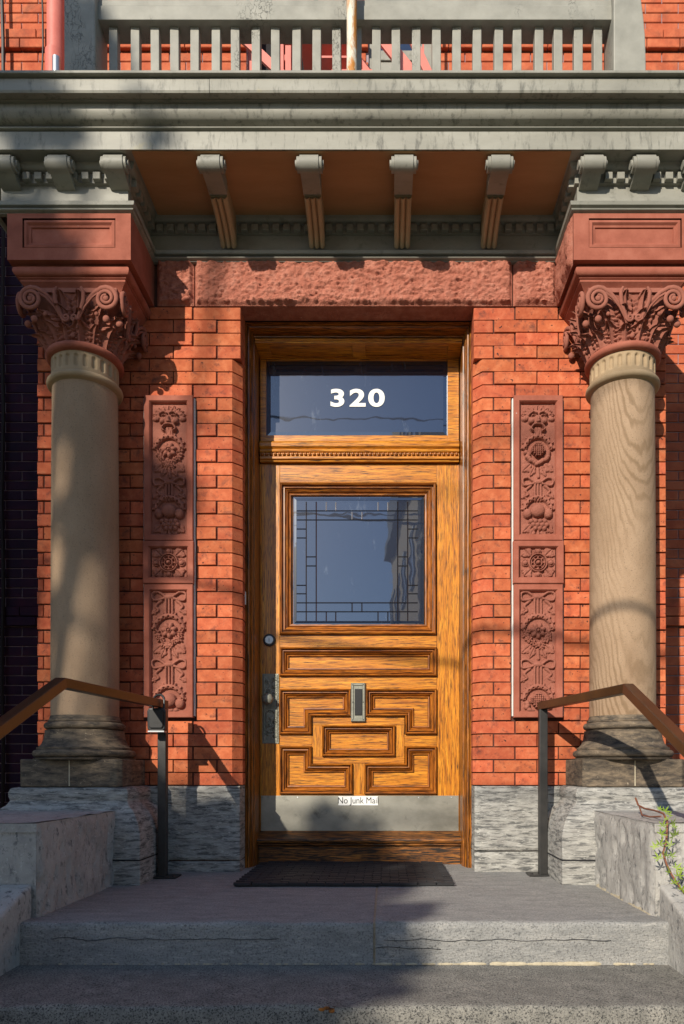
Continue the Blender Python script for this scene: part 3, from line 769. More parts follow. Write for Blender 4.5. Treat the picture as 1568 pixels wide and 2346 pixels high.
# ================================================================== CARVED PANELS
class Relief:
    def __init__(s, w, h, res=.002):
        s.nx, s.ny = int(w/res)+1, int(h/res)+1
        s.x = np.linspace(-w/2, w/2, s.nx)[None, :]; s.y = np.linspace(0, h, s.ny)[:, None]
        s.H = np.zeros((s.ny, s.nx)); s.w, s.h, s.res = w, h, res
    def dome(s, cx, cy, rx, ry, hh, rot=0, p=.40, base=0):
        c, sn = math.cos(rot), math.sin(rot); R_ = max(rx, ry)+.002
        i0, i1 = np.searchsorted(s.x[0], [cx-R_, cx+R_]); j0, j1 = np.searchsorted(s.y[:, 0], [cy-R_, cy+R_])
        if i1 <= i0 or j1 <= j0: return
        X = s.x[:, i0:i1]-cx; Y = s.y[j0:j1]-cy
        e = 1-((X*c+Y*sn)/rx)**2-((-X*sn+Y*c)/ry)**2
        v = np.where(e > 0, base+hh*np.clip(e, 0, 1)**p, 0); s.H[j0:j1, i0:i1] = np.maximum(s.H[j0:j1, i0:i1], v)
    def cut(s, cx, cy, rx, ry, d, rot=0):
        c, sn = math.cos(rot), math.sin(rot)
        X = s.x-cx; Y = s.y-cy; e = 1-((X*c+Y*sn)/rx)**2-((-X*sn+Y*c)/ry)**2
        s.H -= d*np.clip(e, 0, 1)**.5
    def stroke(s, pts, r, hh):
        n = 0
        P = [Vector(p) for p in pts]; tot = sum((P[k+1]-P[k]).length for k in range(len(P)-1)); N_ = max(8, int(tot/.002)); acc = 0
        m = len(P)-1
        for k in range(N_+1):
            t = k/N_; q = t*m; i = min(int(q), m-1); f = q-i
            a, b, c, d = P[max(i-1, 0)], P[i], P[i+1], P[min(i+2, m)]
            v = .5*((2*b)+(c-a)*f+(2*a-5*b+4*c-d)*f*f+(3*b-a-3*c+d)*f**3)
            rr = r[0]+(r[1]-r[0])*t if isinstance(r, tuple) else r
            s.dome(v.x, v.y, rr, rr, hh)
    def ring(s, cx, cy, R_, r, hh, a0=0, a1=2*math.pi):
        n = int(abs(a1-a0)*R_/.002)+4
        for k in range(n+1):
            a = a0+(a1-a0)*k/n; s.dome(cx+R_*math.cos(a), cy+R_*math.sin(a), r, r, hh)
    def leaf(s, x0, y0, x1, y1, w, hh):
        n = 18; L = math.hypot(x1-x0, y1-y0); nx_, ny_ = -(y1-y0)/L, (x1-x0)/L
        for sd in (-1, 1):
            for k in range(n):
                t = k/(n-1); ww = w*math.sin(math.pi*min(1, t*.95+.05))*(1+.2*math.sin(t*16))
                s.dome(x0+(x1-x0)*t+sd*nx_*ww*.5, y0+(y1-y0)*t+sd*ny_*ww*.5, max(.0015, ww*.5), max(.0015, ww*.5), hh*.8)
    def flower(s, cx, cy, R_, n, hh, rot=0):
        for k in range(n):
            a = rot+2*math.pi*k/n; s.dome(cx+R_*.6*math.cos(a), cy+R_*.6*math.sin(a), R_*.42, R_*.30, hh*.8, a)
        s.ring(cx, cy, R_*.30, R_*.08, hh*.9); s.dome(cx, cy, R_*.22, R_*.22, hh*1.1)
    def bow(s, cx, cy, k=1.0):
        s.dome(cx, cy, .022*k, .010*k, .010)
        for sg in (-1, 1):
            s.stroke([(cx+sg*.012*k, cy), (cx+sg*.04*k, cy+.018*k), (cx+sg*.062*k, cy+.012*k), (cx+sg*.056*k, cy-.012*k), (cx+sg*.02*k, cy-.006*k)], .0055, .008)
            s.stroke([(cx+sg*.03*k, cy-.014*k), (cx+sg*.05*k, cy-.034*k), (cx+sg*.04*k, cy-.05*k), (cx+sg*.062*k, cy-.062*k)], (.007, .003), .006)
            s.leaf(cx+sg*.045*k, cy-.048*k, cx+sg*.068*k, cy-.066*k, .010, .005)
        for sx in (-.012, 0, .012):
            s.stroke([(cx+sx*k, cy-.01*k), (cx+sx*k*1.05, cy-.045*k), (cx+sx*k, cy-.075*k)], .0055, .007)
    def wreath(s, cx, cy, R_, rg, kind):
        s.ring(cx, cy, R_, .010, .011, .05*math.pi, .95*math.pi)
        for k in range(9):
            a = math.pi*(k+.3)/8.6
            s.dome(cx+(R_+.012)*math.cos(a), cy+(R_+.012)*math.sin(a), .008, .005, .007, a)
            s.cut(cx+(R_-.003)*math.cos(a), cy+(R_-.003)*math.sin(a), .004, .004, .006)
        if kind == 'flower':
            s.flower(cx, cy, .034, 7, .014, .3)
            for k in range(12):
                a = math.pi+math.pi*k/11; s.flower(cx+.05*math.cos(a)*rg.uniform(.75, 1.05), cy-.008+.052*math.sin(a)*rg.uniform(.7, 1.05), rg.uniform(.012, .018), 5, .010, rg.random())
            for k in range(5): s.flower(cx+rg.uniform(-.025, .025), cy-.055-rg.uniform(0, .018), .013, 5, .010)
        elif kind == 'fruit':
            s.dome(cx, cy, .032, .030, .018); s.dome(cx-.045, cy-.012, .020, .022, .014); s.dome(cx+.045, cy-.012, .020, .023, .014)
            for k in range(11):
                r_ = k//4; s.dome(cx-.03+.02*(k % 4)+.009*r_, cy-.045-.016*r_, .0115, .0115, .012)
        else:
            s.dome(cx, cy+.002, .030, .028, .013)
            for i in range(-3, 4):
                for j in range(-3, 4):
                    if i*i+j*j < 11: s.dome(cx+i*.0085, cy+j*.0085, .004, .004, .005, base=.012)
            for k in range(16):
                a = math.pi*1.0+math.pi*k/15; s.dome(cx+.052*math.cos(a)*rg.uniform(.8, 1), cy-.01+.05*math.sin(a)*rg.uniform(.8, 1), .012, .011, .011)
        for sg in (-1, 1):
            s.leaf(cx+sg*.03, cy-.06, cx+sg*.066, cy-.092, .018, .006); s.leaf(cx+sg*.014, cy-.07, cx+sg*.034, cy-.112, .013, .006)
        s.stroke([(cx, cy-.08), (cx+.003, cy-.115)], .007, .006)
    def mask(s, cx, cy):
        for k in range(9):
            a = math.pi*(.08+.84*k/8); s.leaf(cx+.024*math.cos(a), cy+.014*math.sin(a), cx+.074*math.cos(a), cy+.052*math.sin(a), .013, .007)
        s.dome(cx, cy-.004, .042, .036, .010, p=.35)
        for sg in (-1, 1):
            s.dome(cx+sg*.02, cy+.004, .014, .0085, .014); s.cut(cx+sg*.02, cy+.001, .008, .0035, .006)
            s.stroke([(cx+sg*.006, cy+.012), (cx+sg*.022, cy+.018), (cx+sg*.038, cy+.008)], .0045, .017)
            s.dome(cx+sg*.028, cy-.018, .014, .012, .013); s.dome(cx+sg*.058, cy-.006, .016, .011, .008)
            s.stroke([(cx, cy-.03), (cx+sg*.018, cy-.034), (cx+sg*.03, cy-.05), (cx+sg*.02, cy-.06)], (.006, .004), .013)
        s.dome(cx, cy-.012, .009, .018, .019); s.dome(cx, cy-.022, .013, .008, .018)
        s.cut(cx, cy-.045, .015, .009, .010)
        for sx in (-.014, -.005, .005, .014): s.stroke([(cx+sx*.7, cy-.046), (cx+sx, cy-.085)], .0045, .006)
    def build(s, x0, yf, z0, mir, seed):
        rg = np.random.default_rng(seed)
        H = s.H*1.9 + rg.normal(0, .0007, s.H.shape)
        A = np.zeros((s.ny, s.nx, 3)); k_ = getattr(s, 'k', 1.0); A[:, :, 0] = x0+s.x*mir*k_; A[:, :, 1] = yf-H; A[:, :, 2] = z0+s.y*k_
        return MB().grid(A)
def carved_panel(x0, x1, label, seed, kinds):
    cx = (x0+x1)/2; rg = random.Random(seed)
    t = thing('carved_panel', label, 'panel', (cx, 0, PZ0), 'carved brownstone panels beside the door')
    zm0, zm1 = PZ(1338, -.03), PZ(1239, -.03)
    YF = -.034; fw_ = .034; fld = YF+.022
    prof = [(0, .05), (0, YF+.003), (.003, YF), (fw_-.008, YF), (fw_-.004, YF+.005), (fw_, YF+.012), (fw_+.002, fld)]
    for (a, b, nm) in ((zm1+.0015, PZ1-.004, 'upper'), (zm0+.0015, zm1-.0015, 'mid'), (PZ0+.002, zm0-.0015, 'lower')):
        o = .004 if nm == 'mid' else 0
        ob('frame', MB().frame([(x0-o, b), (x1+o, b), (x1+o, a), (x0-o, a)], [(i, y-o) for i, y in prof], field=False), m_brown, t)
        w = x1-x0-2*fw_-.002; bot = .012 if nm == 'upper' else fw_; top = .012 if nm == 'lower' else fw_
        h = b-a-2*fw_; KR = 1.0 if nm == 'mid' else (1.15 if nm == 'upper' else 1.22); rl = Relief(w/KR, h/KR); h = h/KR; rl.k = KR
        if nm == 'mid':
            c = h/2
            rl.ring(0, c, .044, .0045, .010); rl.ring(0, c, .034, .003, .008); rl.dome(0, c, .012, .012, .016); rl.ring(0, c, .019, .004, .010)
            for k in range(8): a_ = math.pi*k/4; rl.dome(.028*math.cos(a_), c+.028*math.sin(a_), .007, .005, .008, a_)
            for k in range(4):
                a_ = math.pi/2*k; rl.dome(.064*math.cos(a_), c+.058*math.sin(a_), .014, .013, .010); rl.ring(.064*math.cos(a_), c+.058*math.sin(a_), .016, .0025, .005)
                a2 = a_+math.pi/4
                rl.leaf(.052*math.cos(a2), c+.05*math.sin(a2), .098*math.cos(a2), c+.094*math.sin(a2), .022, .008)
                for sg in (-1, 1): rl.leaf(.075*math.cos(a2+sg*.1), c+.07*math.sin(a2+sg*.1), .092*math.cos(a2+sg*.33), c+.084*math.sin(a2+sg*.33), .012, .007)
        elif nm == 'upper':
            rl.mask(0, h-.062); rl.wreath(0, h-.205, .058, rg, kinds[0]); rl.bow(0, h-.345, 1.05); rl.wreath(0, h-.470, .058, rg, kinds[1])
            rl.stroke([(0, h-.12), (0, h-.15)], .006, .005)
        else:
            rl.bow(0, h-.022, 1.1); rl.wreath(0, h-.160, .060, rg, kinds[2]); rl.bow(0, h-.300, 1.1); rl.wreath(0, h-.448, .058, rg, kinds[3])
        ob('relief', rl.build(cx, fld-(.004 if nm == 'mid' else 0), a+fw_, 1, seed), m_carve, t, smooth=True, angle=70)
    # caulk beads
    for x in ((x0-.006, x0-.0005), (x1+.0005, x1+.006)):
        if (seed == 1 and x[0] < cx) or True:
            ob('caulk', MB().box(x[0], x[1], -.016, .02, PZ0+.01, PZ1-.012), m_caulk, t)
    return t
carved_panel(PL0, PL1, 'carved brownstone panel of masks and garlands behind the lock box railing', 1, ('flower', 'fruit', 'flower', 'fruit'))
carved_panel(PR0, PR1, 'carved brownstone panel of masks and garlands beside the veined column', 2, ('grain', 'fruit', 'flower', 'grain'))

# ================================================================== BALCONY AND ENTABLATURE
bal = thing('balcony', 'grey painted wooden balcony with cornice, brackets and balustrade above the door', 'balcony', (-.15, .3, 3.05))
EX0, EX1, IX0, IX1 = -1.775, 1.43, -1.186, .878
path = [(EX0, MY), (EX0, -.315), (IX0, -.315), (IX0, -.006), (IX1, -.006), (IX1, -.315), (EX1, -.315), (EX1, MY)]
SZ = 3.277
def arc(o0, z0, o1, z1, bulge, n=7):
    out = []
    for k in range(n):
        t = k/(n-1); dx, dz = o1-o0, z1-z0
        out.append((o0+dx*t - bulge*dz*math.sin(math.pi*t), z0+dz*t + bulge*dx*math.sin(math.pi*t)))
    return out
bed = [(0, 3.056), (.018, 3.058)] + [(.018+.016*math.sin(math.pi*k/8), 3.060+.020*k/8) for k in range(9)] + [(.016, 3.082), (.036, 3.086), (.040, 3.100), (.036, 3.104), (0, 3.106)]
ob('bed_moulding', MB().sweep(path, bed), m_paint, bal, smooth=True, angle=40)
ob('frieze', MB().sweep(path, [(-.01, 3.09), (-.002, 3.10), (-.002, 3.201), (.012, 3.203), (.012, SZ)]), m_paint, bal)
ob('crown_bead', MB().sweep(path, [(.01, 3.243)] + [(.014+.026*math.sin(k*math.pi/12), 3.245+.030*(1-math.cos(k*math.pi/12))) for k in range(7)] + [(.042, SZ)]), m_paint, bal, smooth=True, angle=50)
DEN = MB().chbox(-.017, .017, -.022, .012, -.0165, .0165, .002).mesh('dentil'); DEN.materials.append(m_paint)
def dentils(p, q, nrm):
    L_ = math.dist(p, q); n = int(L_/.0515); ang = math.atan2(nrm[1], nrm[0]) + math.pi/2
    for k in range(n):
        t = (k+.5)/n; x = p[0]+(q[0]-p[0])*t+nrm[0]*.012; y = p[1]+(q[1]-p[1])*t+nrm[1]*.012
        o = ob('dentil', DEN, None, bal, loc=(x, y, 3.222)); o.rotation_euler = (0, 0, ang)
dentils((EX0, -.315), (IX0, -.315), (0, -1)); dentils((IX1, -.315), (EX1, -.315), (0, -1))
dentils((IX0, -.315), (IX0, -.03), (1, 0)); dentils((IX1, -.03), (IX1, -.315), (-1, 0)); dentils((IX0+.03, -.006), (IX1-.03, -.006), (0, -1))
# soffit board
ob('soffit', MB().box(IX0+.05, IX1-.05, -.412, -.03, SZ-.002, SZ+.02), m_soffit, bal)
ob('soffit_edge', MB().box(EX0-.10, EX1+.10, -.418, MY-.01, SZ+.001, SZ+.05), m_paint, bal)
# modillions over the piers and long scroll brackets over the door
def scroll_front(mb, w, z1, yf, r):
    pr = [(yf+.012+r*math.cos(a), z1-r+r*math.sin(a)) for a in [math.pi/2+math.pi*k/10 for k in range(11)]]
    return pr
def modillion_mesh(long_):
    w = .086 if not long_ else .084; mb = MB(); r = .036
    yf = -.416
    head = [(yf+r+r*math.cos(a), SZ-r+r*math.sin(a)) for a in [math.pi/2+math.pi*k/10 for k in range(11)]]
    if long_:
        low = [(-.366, 3.206), (-.31, 3.212), (-.262, 3.207), (-.25, 3.209)]
        p = head + low + [(-.25, SZ)]
    else:
        low = [(-.372, 3.200), (-.352, 3.190), (-.325, 3.180), (-.305, 3.178)]
        p = head + low + [(-.305, SZ)]
    mb.prism(p, -w/2, w/2, 'x')
    return mb.mesh('bracket_arm', True, 35)
MODS, MODL = modillion_mesh(False), modillion_mesh(True)
for me in (MODS, MODL): me.materials.append(m_paint)
ROUND = {}
for s_ in (-1, 1):
    mb = MB().prism([(-.380+.031*math.cos(a), SZ-.036+.031*math.sin(a)) for a in [2*math.pi*k/18 for k in range(18)]], s_*.0425, s_*.056, 'x')
    mb.prism([(-.380+.018*math.cos(a), SZ-.036+.018*math.sin(a)) for a in [2*math.pi*k/14 for k in range(14)]], s_*.056, s_*.064, 'x')
    ROUND[s_] = mb.mesh('roundel', True, 40); ROUND[s_].materials.append(m_paint)
def console_mesh():
    # fluted lower half of the long brackets: underside runs back and down to the wall
    n = 24; w = .080; sec = []
    prof = [(-.245, 3.208), (-.21, 3.202), (-.15, 3.190), (-.10, 3.172), (-.055, 3.150), (-.03, 3.132)]
    A = np.zeros((len(prof), n+1, 3))
    for j, (y, z) in enumerate(prof):
        for i in range(n+1):
            u = i/n; rdg = abs(math.sin(u*math.pi*3))**.6
            A[j, i] = (-w/2+w*u, y-.004*rdg, z - .016*rdg)
    mb = MB().grid(A)
    side = [(y, z) for y, z in prof] + [(-.03, SZ), (-.245, SZ)]
    mb.prism(side, -w/2+.001, w/2-.001, 'x')
    return mb.mesh('fluted_console', True, 50)
CONS = console_mesh(); CONS.materials.append(m_bracketbounce)
for x in (-1.722, -1.471, -1.222, .929, 1.164, 1.40):
    m = ob('modillion', MODS, None, bal, loc=(x, 0, 0)); [ob('roundel', ROUND[q], None, m, loc=(x, 0, 0)) for q in (-1, 1)]
for x in (-.787, -.345, .080, .513):
    m = ob('bracket', MODL, None, bal, loc=(x, 0, 0)); [ob('roundel', ROUND[q], None, m, loc=(x, 0, 0)) for q in (-1, 1)]; ob('fluted_console', CONS, None, m, loc=(x, 0, 0))
# cornice: swept round three sides
cp = [(EX0-.11, MY), (EX0-.11, -.42), (EX1+.11, -.42), (EX1+.11, MY)]
ob('cornice_fascia', MB().sweep(cp, [(-.02, SZ+.002), (0, SZ), (0, 3.356), (-.01, 3.357)]), m_cornice, bal)
ob('cornice_bead', MB().sweep(cp, [(-.02, 3.356)] + [(-.004+.015*math.sin(math.pi*k/8), 3.361+.013*(.5-.5*math.cos(math.pi*k/8))) for k in range(9)] + [(-.02, 3.374)]), m_paint, bal, smooth=True, angle=60)
cy_ = [(-.02, 3.373), (.006, 3.380)] + [(.006+.040*math.sin(math.pi*.5*k/9)**1.0 + .004*math.sin(math.pi*k/9), 3.380+.058*(1-math.cos(math.pi*.5*k/9))**.8) for k in range(10)] + [(.046, 3.439), (.02, 3.442)]
ob('cornice_cyma', MB().sweep(cp, cy_), m_cornice, bal, smooth=True, angle=50)
ob('cornice_fillet', MB().sweep(cp, [(.02, 3.439), (.058, 3.442), (.058, 3.450), (.03, 3.451)]), m_paint, bal)
xj = PX(478, -.53)
fas = [(.05, 3.446), (.092, 3.442), (.096, 3.450), (.096, 3.500), (.088, 3.505)]
ob('gutter_fascia', MB().sweep([cp[0], cp[1], (xj-.001, -.42)], fas), m_cornice, bal)
ob('gutter_fascia', MB().sweep([(xj+.001, -.4205), (cp[2][0], -.42), cp[3]], fas), m_cornice, bal, label='yellow-stained length of the gutter fascia')
ob('deck', MB().box(EX0-.215, EX1+.215, -.535, MY-.01, 3.506, 3.519), m_paint, bal, bevel=.003)
# balustrade
BY = .10; RZ = 4.388; DZ = 3.520
pitch = (1373-261)/24
bm_ = MB().box(-.0225, .0225, -.0225, .0225, (DZ-RZ)/2, (RZ-DZ)/2+.004).mesh('baluster'); bm_.materials.append(m_crack)
for k in range(25):
    x = PX(261 + pitch*k, BY+.02); o = ob('baluster', bm_, None, bal, loc=(x + rnd.uniform(-.004, .004), BY+.045, (DZ+RZ)/2-.001))
    o.rotation_euler = (0, rnd.uniform(-.006, .006), rnd.uniform(-.05, .05)); b = o.modifiers.new('edge', 'BEVEL'); b.width = .003; b.segments = 2
hr = MB().prism([(BY-.012, RZ), (BY+.115, RZ), (BY+.115, RZ+.115), (BY+.02, RZ+.125), (BY-.005, RZ+.11), (BY-.005, RZ+.078), (BY-.012, RZ+.072)], PX(220, BY), PX(1407, BY), 'x')
ob('handrail', hr, m_crack, bal, bevel=.003)
ob('newel_post', MB().box(PX(146, .05), PX(218, .05), .05, .22, DZ-.002, 4.9), m_crack, bal, bevel=.008)
x0 = PX(1407, .05); x1 = PX(1481, .05)
pp = [(x0, DZ-.002), (x1, DZ-.002), (x1, 4.15), (x1-.004, 4.27), (x1-.012, 4.36), (x1-.024, 4.45), (x1-.045, 4.56), (x1-.06, 4.9), (x0, 4.9)]
ob('newel_post', MB().prism(pp, .05, .22, 'y'), m_crack, bal, bevel=.006)

# rusty pole, downspout, wires, fire stair on the balcony
pz = [(PX(805, .02), .02, DZ+.001), (PX(805, .02)+.004, .02, 4.2), (PX(804, .02), .02, 5.2)]
tag(ob('pole', MB().tube(pz, .0265, 16), m_rust, smooth=True, angle=60), 'rusty white metal pole rising in front of the balustrade', 'pole')
ds = thing('downspout', 'red painted downspout on the brick wall beside the left balcony post', 'pipe', (PX(127, 1.05), 1.05, 3.5))
ob('pipe', MB().tube([(PX(128, 1.05), 1.05, z) for z in (PZ(150, 1.05), 5.4, 8.8)], .055, 20), m_pinkpipe, ds, smooth=True, angle=60)
ob('pipe', MB().tube([(PX(126, 1.05), 1.05, z) for z in (3.5, PZ(122, 1.05))], .060, 20), m_pinkpipe, ds, smooth=True, angle=60)
ob('outlet', MB().tube([(PX(132, 1.0), .985, z) for z in (3.5, PZ(138, 1.0))], .026, 14), m_galv_glint, ds, smooth=True, angle=60)
def wire(name, x, r, label, y=1.09, top=8.8, bot=3.5):
    pts = [(PX(x, y)+.006*math.sin(k*1.7), y, bot+(top-bot)*k/24) for k in range(25)]
    tag(ob(name, MB().tube(pts, r, 6), m_cable, smooth=True), label, 'cable')
wire('cable', 97, .006, 'thin black cable on the brick beside the red downspout')
wire('cable', 6, .012, 'dark cable at the far left edge of the recessed wall', 1.08, 6.5, -.8)
fs = thing('fire_stair', 'red steel fire escape stair seen through the balusters', 'stairs', (-.2, .6, 3.5))
def diag(x0, y0, x1, y1, Y, wd, th):
    a = Vector((PX(x0, Y), Y, PZ(y0, Y))); b = Vector((PX(x1, Y), Y, PZ(y1, Y))); d = (b-a)
    return MB().bar([a-d*.9, b+d*4.0], th, wd)
ob('stringer', diag(857, 61, 938, 163, .55, .075, .02), m_redsteel, fs, bevel=.002)
ob('handrail', diag(932, 61, 956, 112, .75, .05, .02), m_redsteel, fs, bevel=.002)
ob('stringer', diag(720, 61, 806, 165, .80, .20, .02), m_redsteel, fs, bevel=.002)
ob('stringer', diag(560, 90, 640, 165, .45, .05, .02), m_redsteel, fs, bevel=.002)
for k in range(7):
    x = PX(690+24*k, .7); z = PZ(60+30*k, .7)
    ob('tread', MB().box(x-.12, x+.12, .56, .80, z-.012, z), m_redsteel, fs)
ob('stair_post', MB().box(PX(968, .78), PX(972, .78), .77, .79, 3.5, 6.0), m_redsteel, fs)

# ================================================================== DOOR
DY = .32
frame_ = part('door_frame', house, (-.15, .12, 0), 'moulded oak door frame with a glazed transom numbered 320')
outer = [(OL-.006, ZL0-.002), (OR_+.006, ZL0-.002), (OR_+.006, -.05), (OL-.006, -.05)]
prof = [(0, .22), (0, .118), (.012, .116), (.015, .126), (.019, .121), (.026, .122), (.029, .145), (.034, .143), (.038, .175), (.043, .176), (.046, .21), (.046, .335)]
frame_ob('jamb', outer, prof, m_oakm, m_framez, frame_, False)
HX0, HX1 = OL+.041, OR_-.041
Q = .07
TZ0, TZ1 = FZ(1592, .31), FZ(1317, .31)          # transom glass
GX0, GX1 = FX(973, .31), FX(1636, .31)
# head board with sunk panels seen from below
hd = MB()
hz = ZL0-.058
hd.box(HX0, HX1, .165, .335, hz-.012, hz)
for (a, b) in ((HX0, HX0+.07), ((HX0+HX1)/2-.035, (HX0+HX1)/2+.035), (HX1-.07, HX1)): hd.box(a, b, .17, .32, hz-.022, hz-.011)
hd.box(HX0, HX1, .169, .19, hz-.0225, hz-.011); hd.box(HX0, HX1, .296, .32, hz-.0225, hz-.011)
ob('head_board', hd, m_oakx, frame_, bevel=.0015)
# transom sash
ts = thing  # (kept as alias for readability of the next lines)
so_ = [(HX0+.004, hz-.023), (HX1-.004, hz-.023), (HX1-.004, FZ(1615, .31)), (HX0+.004, FZ(1615, .31))]
gi = [(GX0, TZ1), (GX1, TZ1), (GX1, TZ0), (GX0, TZ0)]
sash = MB()
sash.box(so_[0][0], GX0, 0.302, 0.33, so_[2][1], so_[0][1]); sash.box(GX1, so_[1][0], 0.302, 0.33, so_[2][1], so_[0][1])
sash.box(GX0, GX1, 0.3025, 0.33, TZ1, so_[0][1]); sash.box(GX0, GX1, 0.3025, 0.33, so_[2][1], TZ0)
tr = ob('transom', sash, m_oakx, frame_, bevel=.0015)
ob('pane', MB().box(GX0-.002, GX1+.002, .317, .323, TZ0-.002, TZ1+.002), m_glass, frame_)
bev = MB().frame([(GX0+.001, TZ1-.001), (GX1-.001, TZ1-.001), (GX1-.001, TZ0+.001), (GX0+.001, TZ0+.001)], [(0, .3168), (.022, .3145)], field=False)
ob('bevelled_edge', bev, m_glass, frame_)
def text(name, s, size, x, z, y, mat, parent, off=0, sx=1, ext=.0008, rot=(math.pi/2, 0, 0)):
    c = bpy.data.curves.new(name, 'FONT'); c.body = s; c.size = size; c.align_x = 'CENTER'; c.align_y = 'CENTER'; c.extrude = ext; c.offset = off
    tmp = bpy.data.objects.new('tmp', c); sc.collection.objects.link(tmp); dg = bpy.context.evaluated_depsgraph_get()
    me = bpy.data.meshes.new_from_object(tmp.evaluated_get(dg)); bpy.data.objects.remove(tmp); me.materials.clear(); me.materials.append(mat)
    me.transform(Matrix.Diagonal((sx, 1, 1, 1)))
    o = ob(name, me, None, parent, loc=(x, y, z)); o.rotation_euler = rot; return o
nzc = FZ(1457, .315)
for chd, fx in (('3', 1234), ('2', 1307), ('0', 1376)):
    text('house_number', chd, .130, FX(fx, .315), nzc, .3142, m_numw, frame_, off=.0040, sx=1.38)
# transom bar with bead row
TB0, TB1 = FZ(1684, .29), FZ(1613, .29)
bp_ = [(0.332, TB0), (0.298, TB0), (0.296, TB0+.008), (0.286, TB0+.012), (0.286, TB0+.024), (0.292, TB0+.028), (0.292, TB0+.046), (0.284, TB0+.050), (0.282, TB0+.060), (0.29, TB0+.066), (0.278, TB0+.076), (0.276, TB0+.094), (0.284, TB1), (0.332, TB1)]
tb = ob('transom_bar', MB().prism(bp_, HX0+.004, HX1-.004, 'x'), m_oakx, frame_, bevel=.001)
BEAD = MB().ball((0,0,0), .0105, 10, 8, (.92,1,1)).mesh('bead', True); BEAD.materials.append(m_oakm)
nb = 46
for k in range(nb): ob('bead', BEAD, None, frame_, loc=(HX0+.018+(HX1-HX0-.036)*k/(nb-1), .2895, TB0+.037))
# threshold boards

ob('threshold', MB().prism([(.335, .176), (.318, .176), (.245, .146), (.232, .142), (.228, .132), (.232, .120), (.245, .114), (.245, .106), (.252, .100), (.335, .10)], HX0-.004, HX1+.004, 'x'), m_oakold, frame_, bevel=.002)
ob('threshold_riser', MB().box(HX0+.0, HX1-.0, .262, .33, -.005, .1), m_oakold, frame_, bevel=.002)
for x in (OL+.002,):
    ob('alarm_sensor', MB().box(FX(889, .12), FX(900, .12), .108, .118, FZ(2211, .12), FZ(2163, .12)), m_white, frame_, bevel=.002)

door = part('front_door', house, (-.153, DY, .15), 'varnished golden oak front door with cut glass pane and geometric panels')
def c3x(x): return FX(850+.574*x, DY)
def c3z(y): return FZ(2250+.574*y, DY)
dx0, dx1 = OL+.0405, OR_-.0405; dz0, dz1 = .158, TB0-.004
BK = DY+.034
ob('door_slab', MB().box(dx0+.002, dx1-.002, BK, BK+.03, dz0, dz1), m_oakz, door)
sL, sR = c3x(300), c3x(1300)
gz0, gz1 = FZ(2319, DY), FZ(1765, DY); gx0, gx1 = FX(1022, DY), FX(1594, DY)
box('stile', m_oakz, door, dx0, sL, DY, BK, dz0, dz1, .0015)
box('stile', m_oakz, door, sR, dx1, DY, BK, dz0, dz1, .0015)
box('rail', m_oakx, door, sL+.0008, sR-.0008, DY+.0005, BK, gz1, dz1, .0015)
box('rail', m_oakx, door, sL+.0008, sR-.0008, DY+.0005, BK, c3z(200), gz0, .0015)
box('rail', m_oakx, door, sL+.0008, sR-.0008, DY+.0005, BK, c3z(465), c3z(385), .0015)
box('rail', m_oakx, door, sL+.0008, sR-.0008, DY+.0005, BK, dz0, c3z(1135), .0015)
for (a, b, c, d, m) in ((755,465,850,640,m_oakz), (505,640,1095,697,m_oakx), (505,895,1095,940,m_oakx), (505,697.5,570,894.5,m_oakz), (1035,697.5,1095,894.5,m_oakz),
                        (300.5,755,504.5,830,m_oakx), (1095.5,755,1299.5,830,m_oakx), (765,940.5,850,1134.5,m_oakz)):
    box('muntin', m, door, c3x(a), c3x(c), DY+.0007, BK, c3z(d), c3z(b), .0012)
MP = [(0, DY+.001), (.001, DY-.016), (.006, DY-.022), (.011, DY-.018), (.0125, DY-.003), (.0165, DY-.001), (.018, DY-.009), (.022, DY-.010), (.025, DY-.001), (.034, DY+.007), (.0375, DY+.019), (.0405, DY+.013), (.046, DY+.014), (.048, DY+.026), (.050, DY+.026)]
def poly(pts): return [(c3x(x), c3z(y)) for x, y in pts]
def scaleprof(k): return [(i*k, y) for i, y in MP]
Lt = [(300,465),(755,465),(755,640),(505,640),(505,755),(300,755)]
Lb = [(300,830),(505,830),(505,940),(765,940),(765,1135),(300,1135)]
mir = lambda P: [(1604-x if x != 300 else 1300, y) for x, y in P][::-1]
for P, k in ((Lt, 1), (mir(Lt), 1), (Lb, 1), (mir(Lb), 1), ([(570,697),(1035,697),(1035,895),(570,895)], .92), ([(300,200),(1300,200),(1300,385),(300,385)], 1)):
    pl = poly(P)
    # orientation: make it clockwise seen from the front
    ar = sum(pl[i][0]*pl[(i+1) % len(pl)][1]-pl[(i+1) % len(pl)][0]*pl[i][1] for i in range(len(pl)))
    if ar > 0: pl = pl[::-1]
    pn = frame_ob('panel', pl, scaleprof(k), m_oakm, m_oakmz, door)
    fld = MB().frame(pl, [(.0490*k, DY+.0255), (.0492*k, DY+.0255)]); ob('panel_field', fld, m_oakx, door)
gl = frame_ob('glass_moulding', [(gx0, gz1), (gx1, gz1), (gx1, gz0), (gx0, gz0)], [(i*1.30, y) for i, y in MP], m_oakm, m_oakmz, door, False)
g0, g1, h0, h1 = FX(1073, DY), FX(1547, DY), FZ(2276, DY), FZ(1814, DY)
pane = ob('glass_pane', MB().box(g0-.004, g1+.004, DY+.016, DY+.024, h0-.004, h1+.004), m_glass, door)
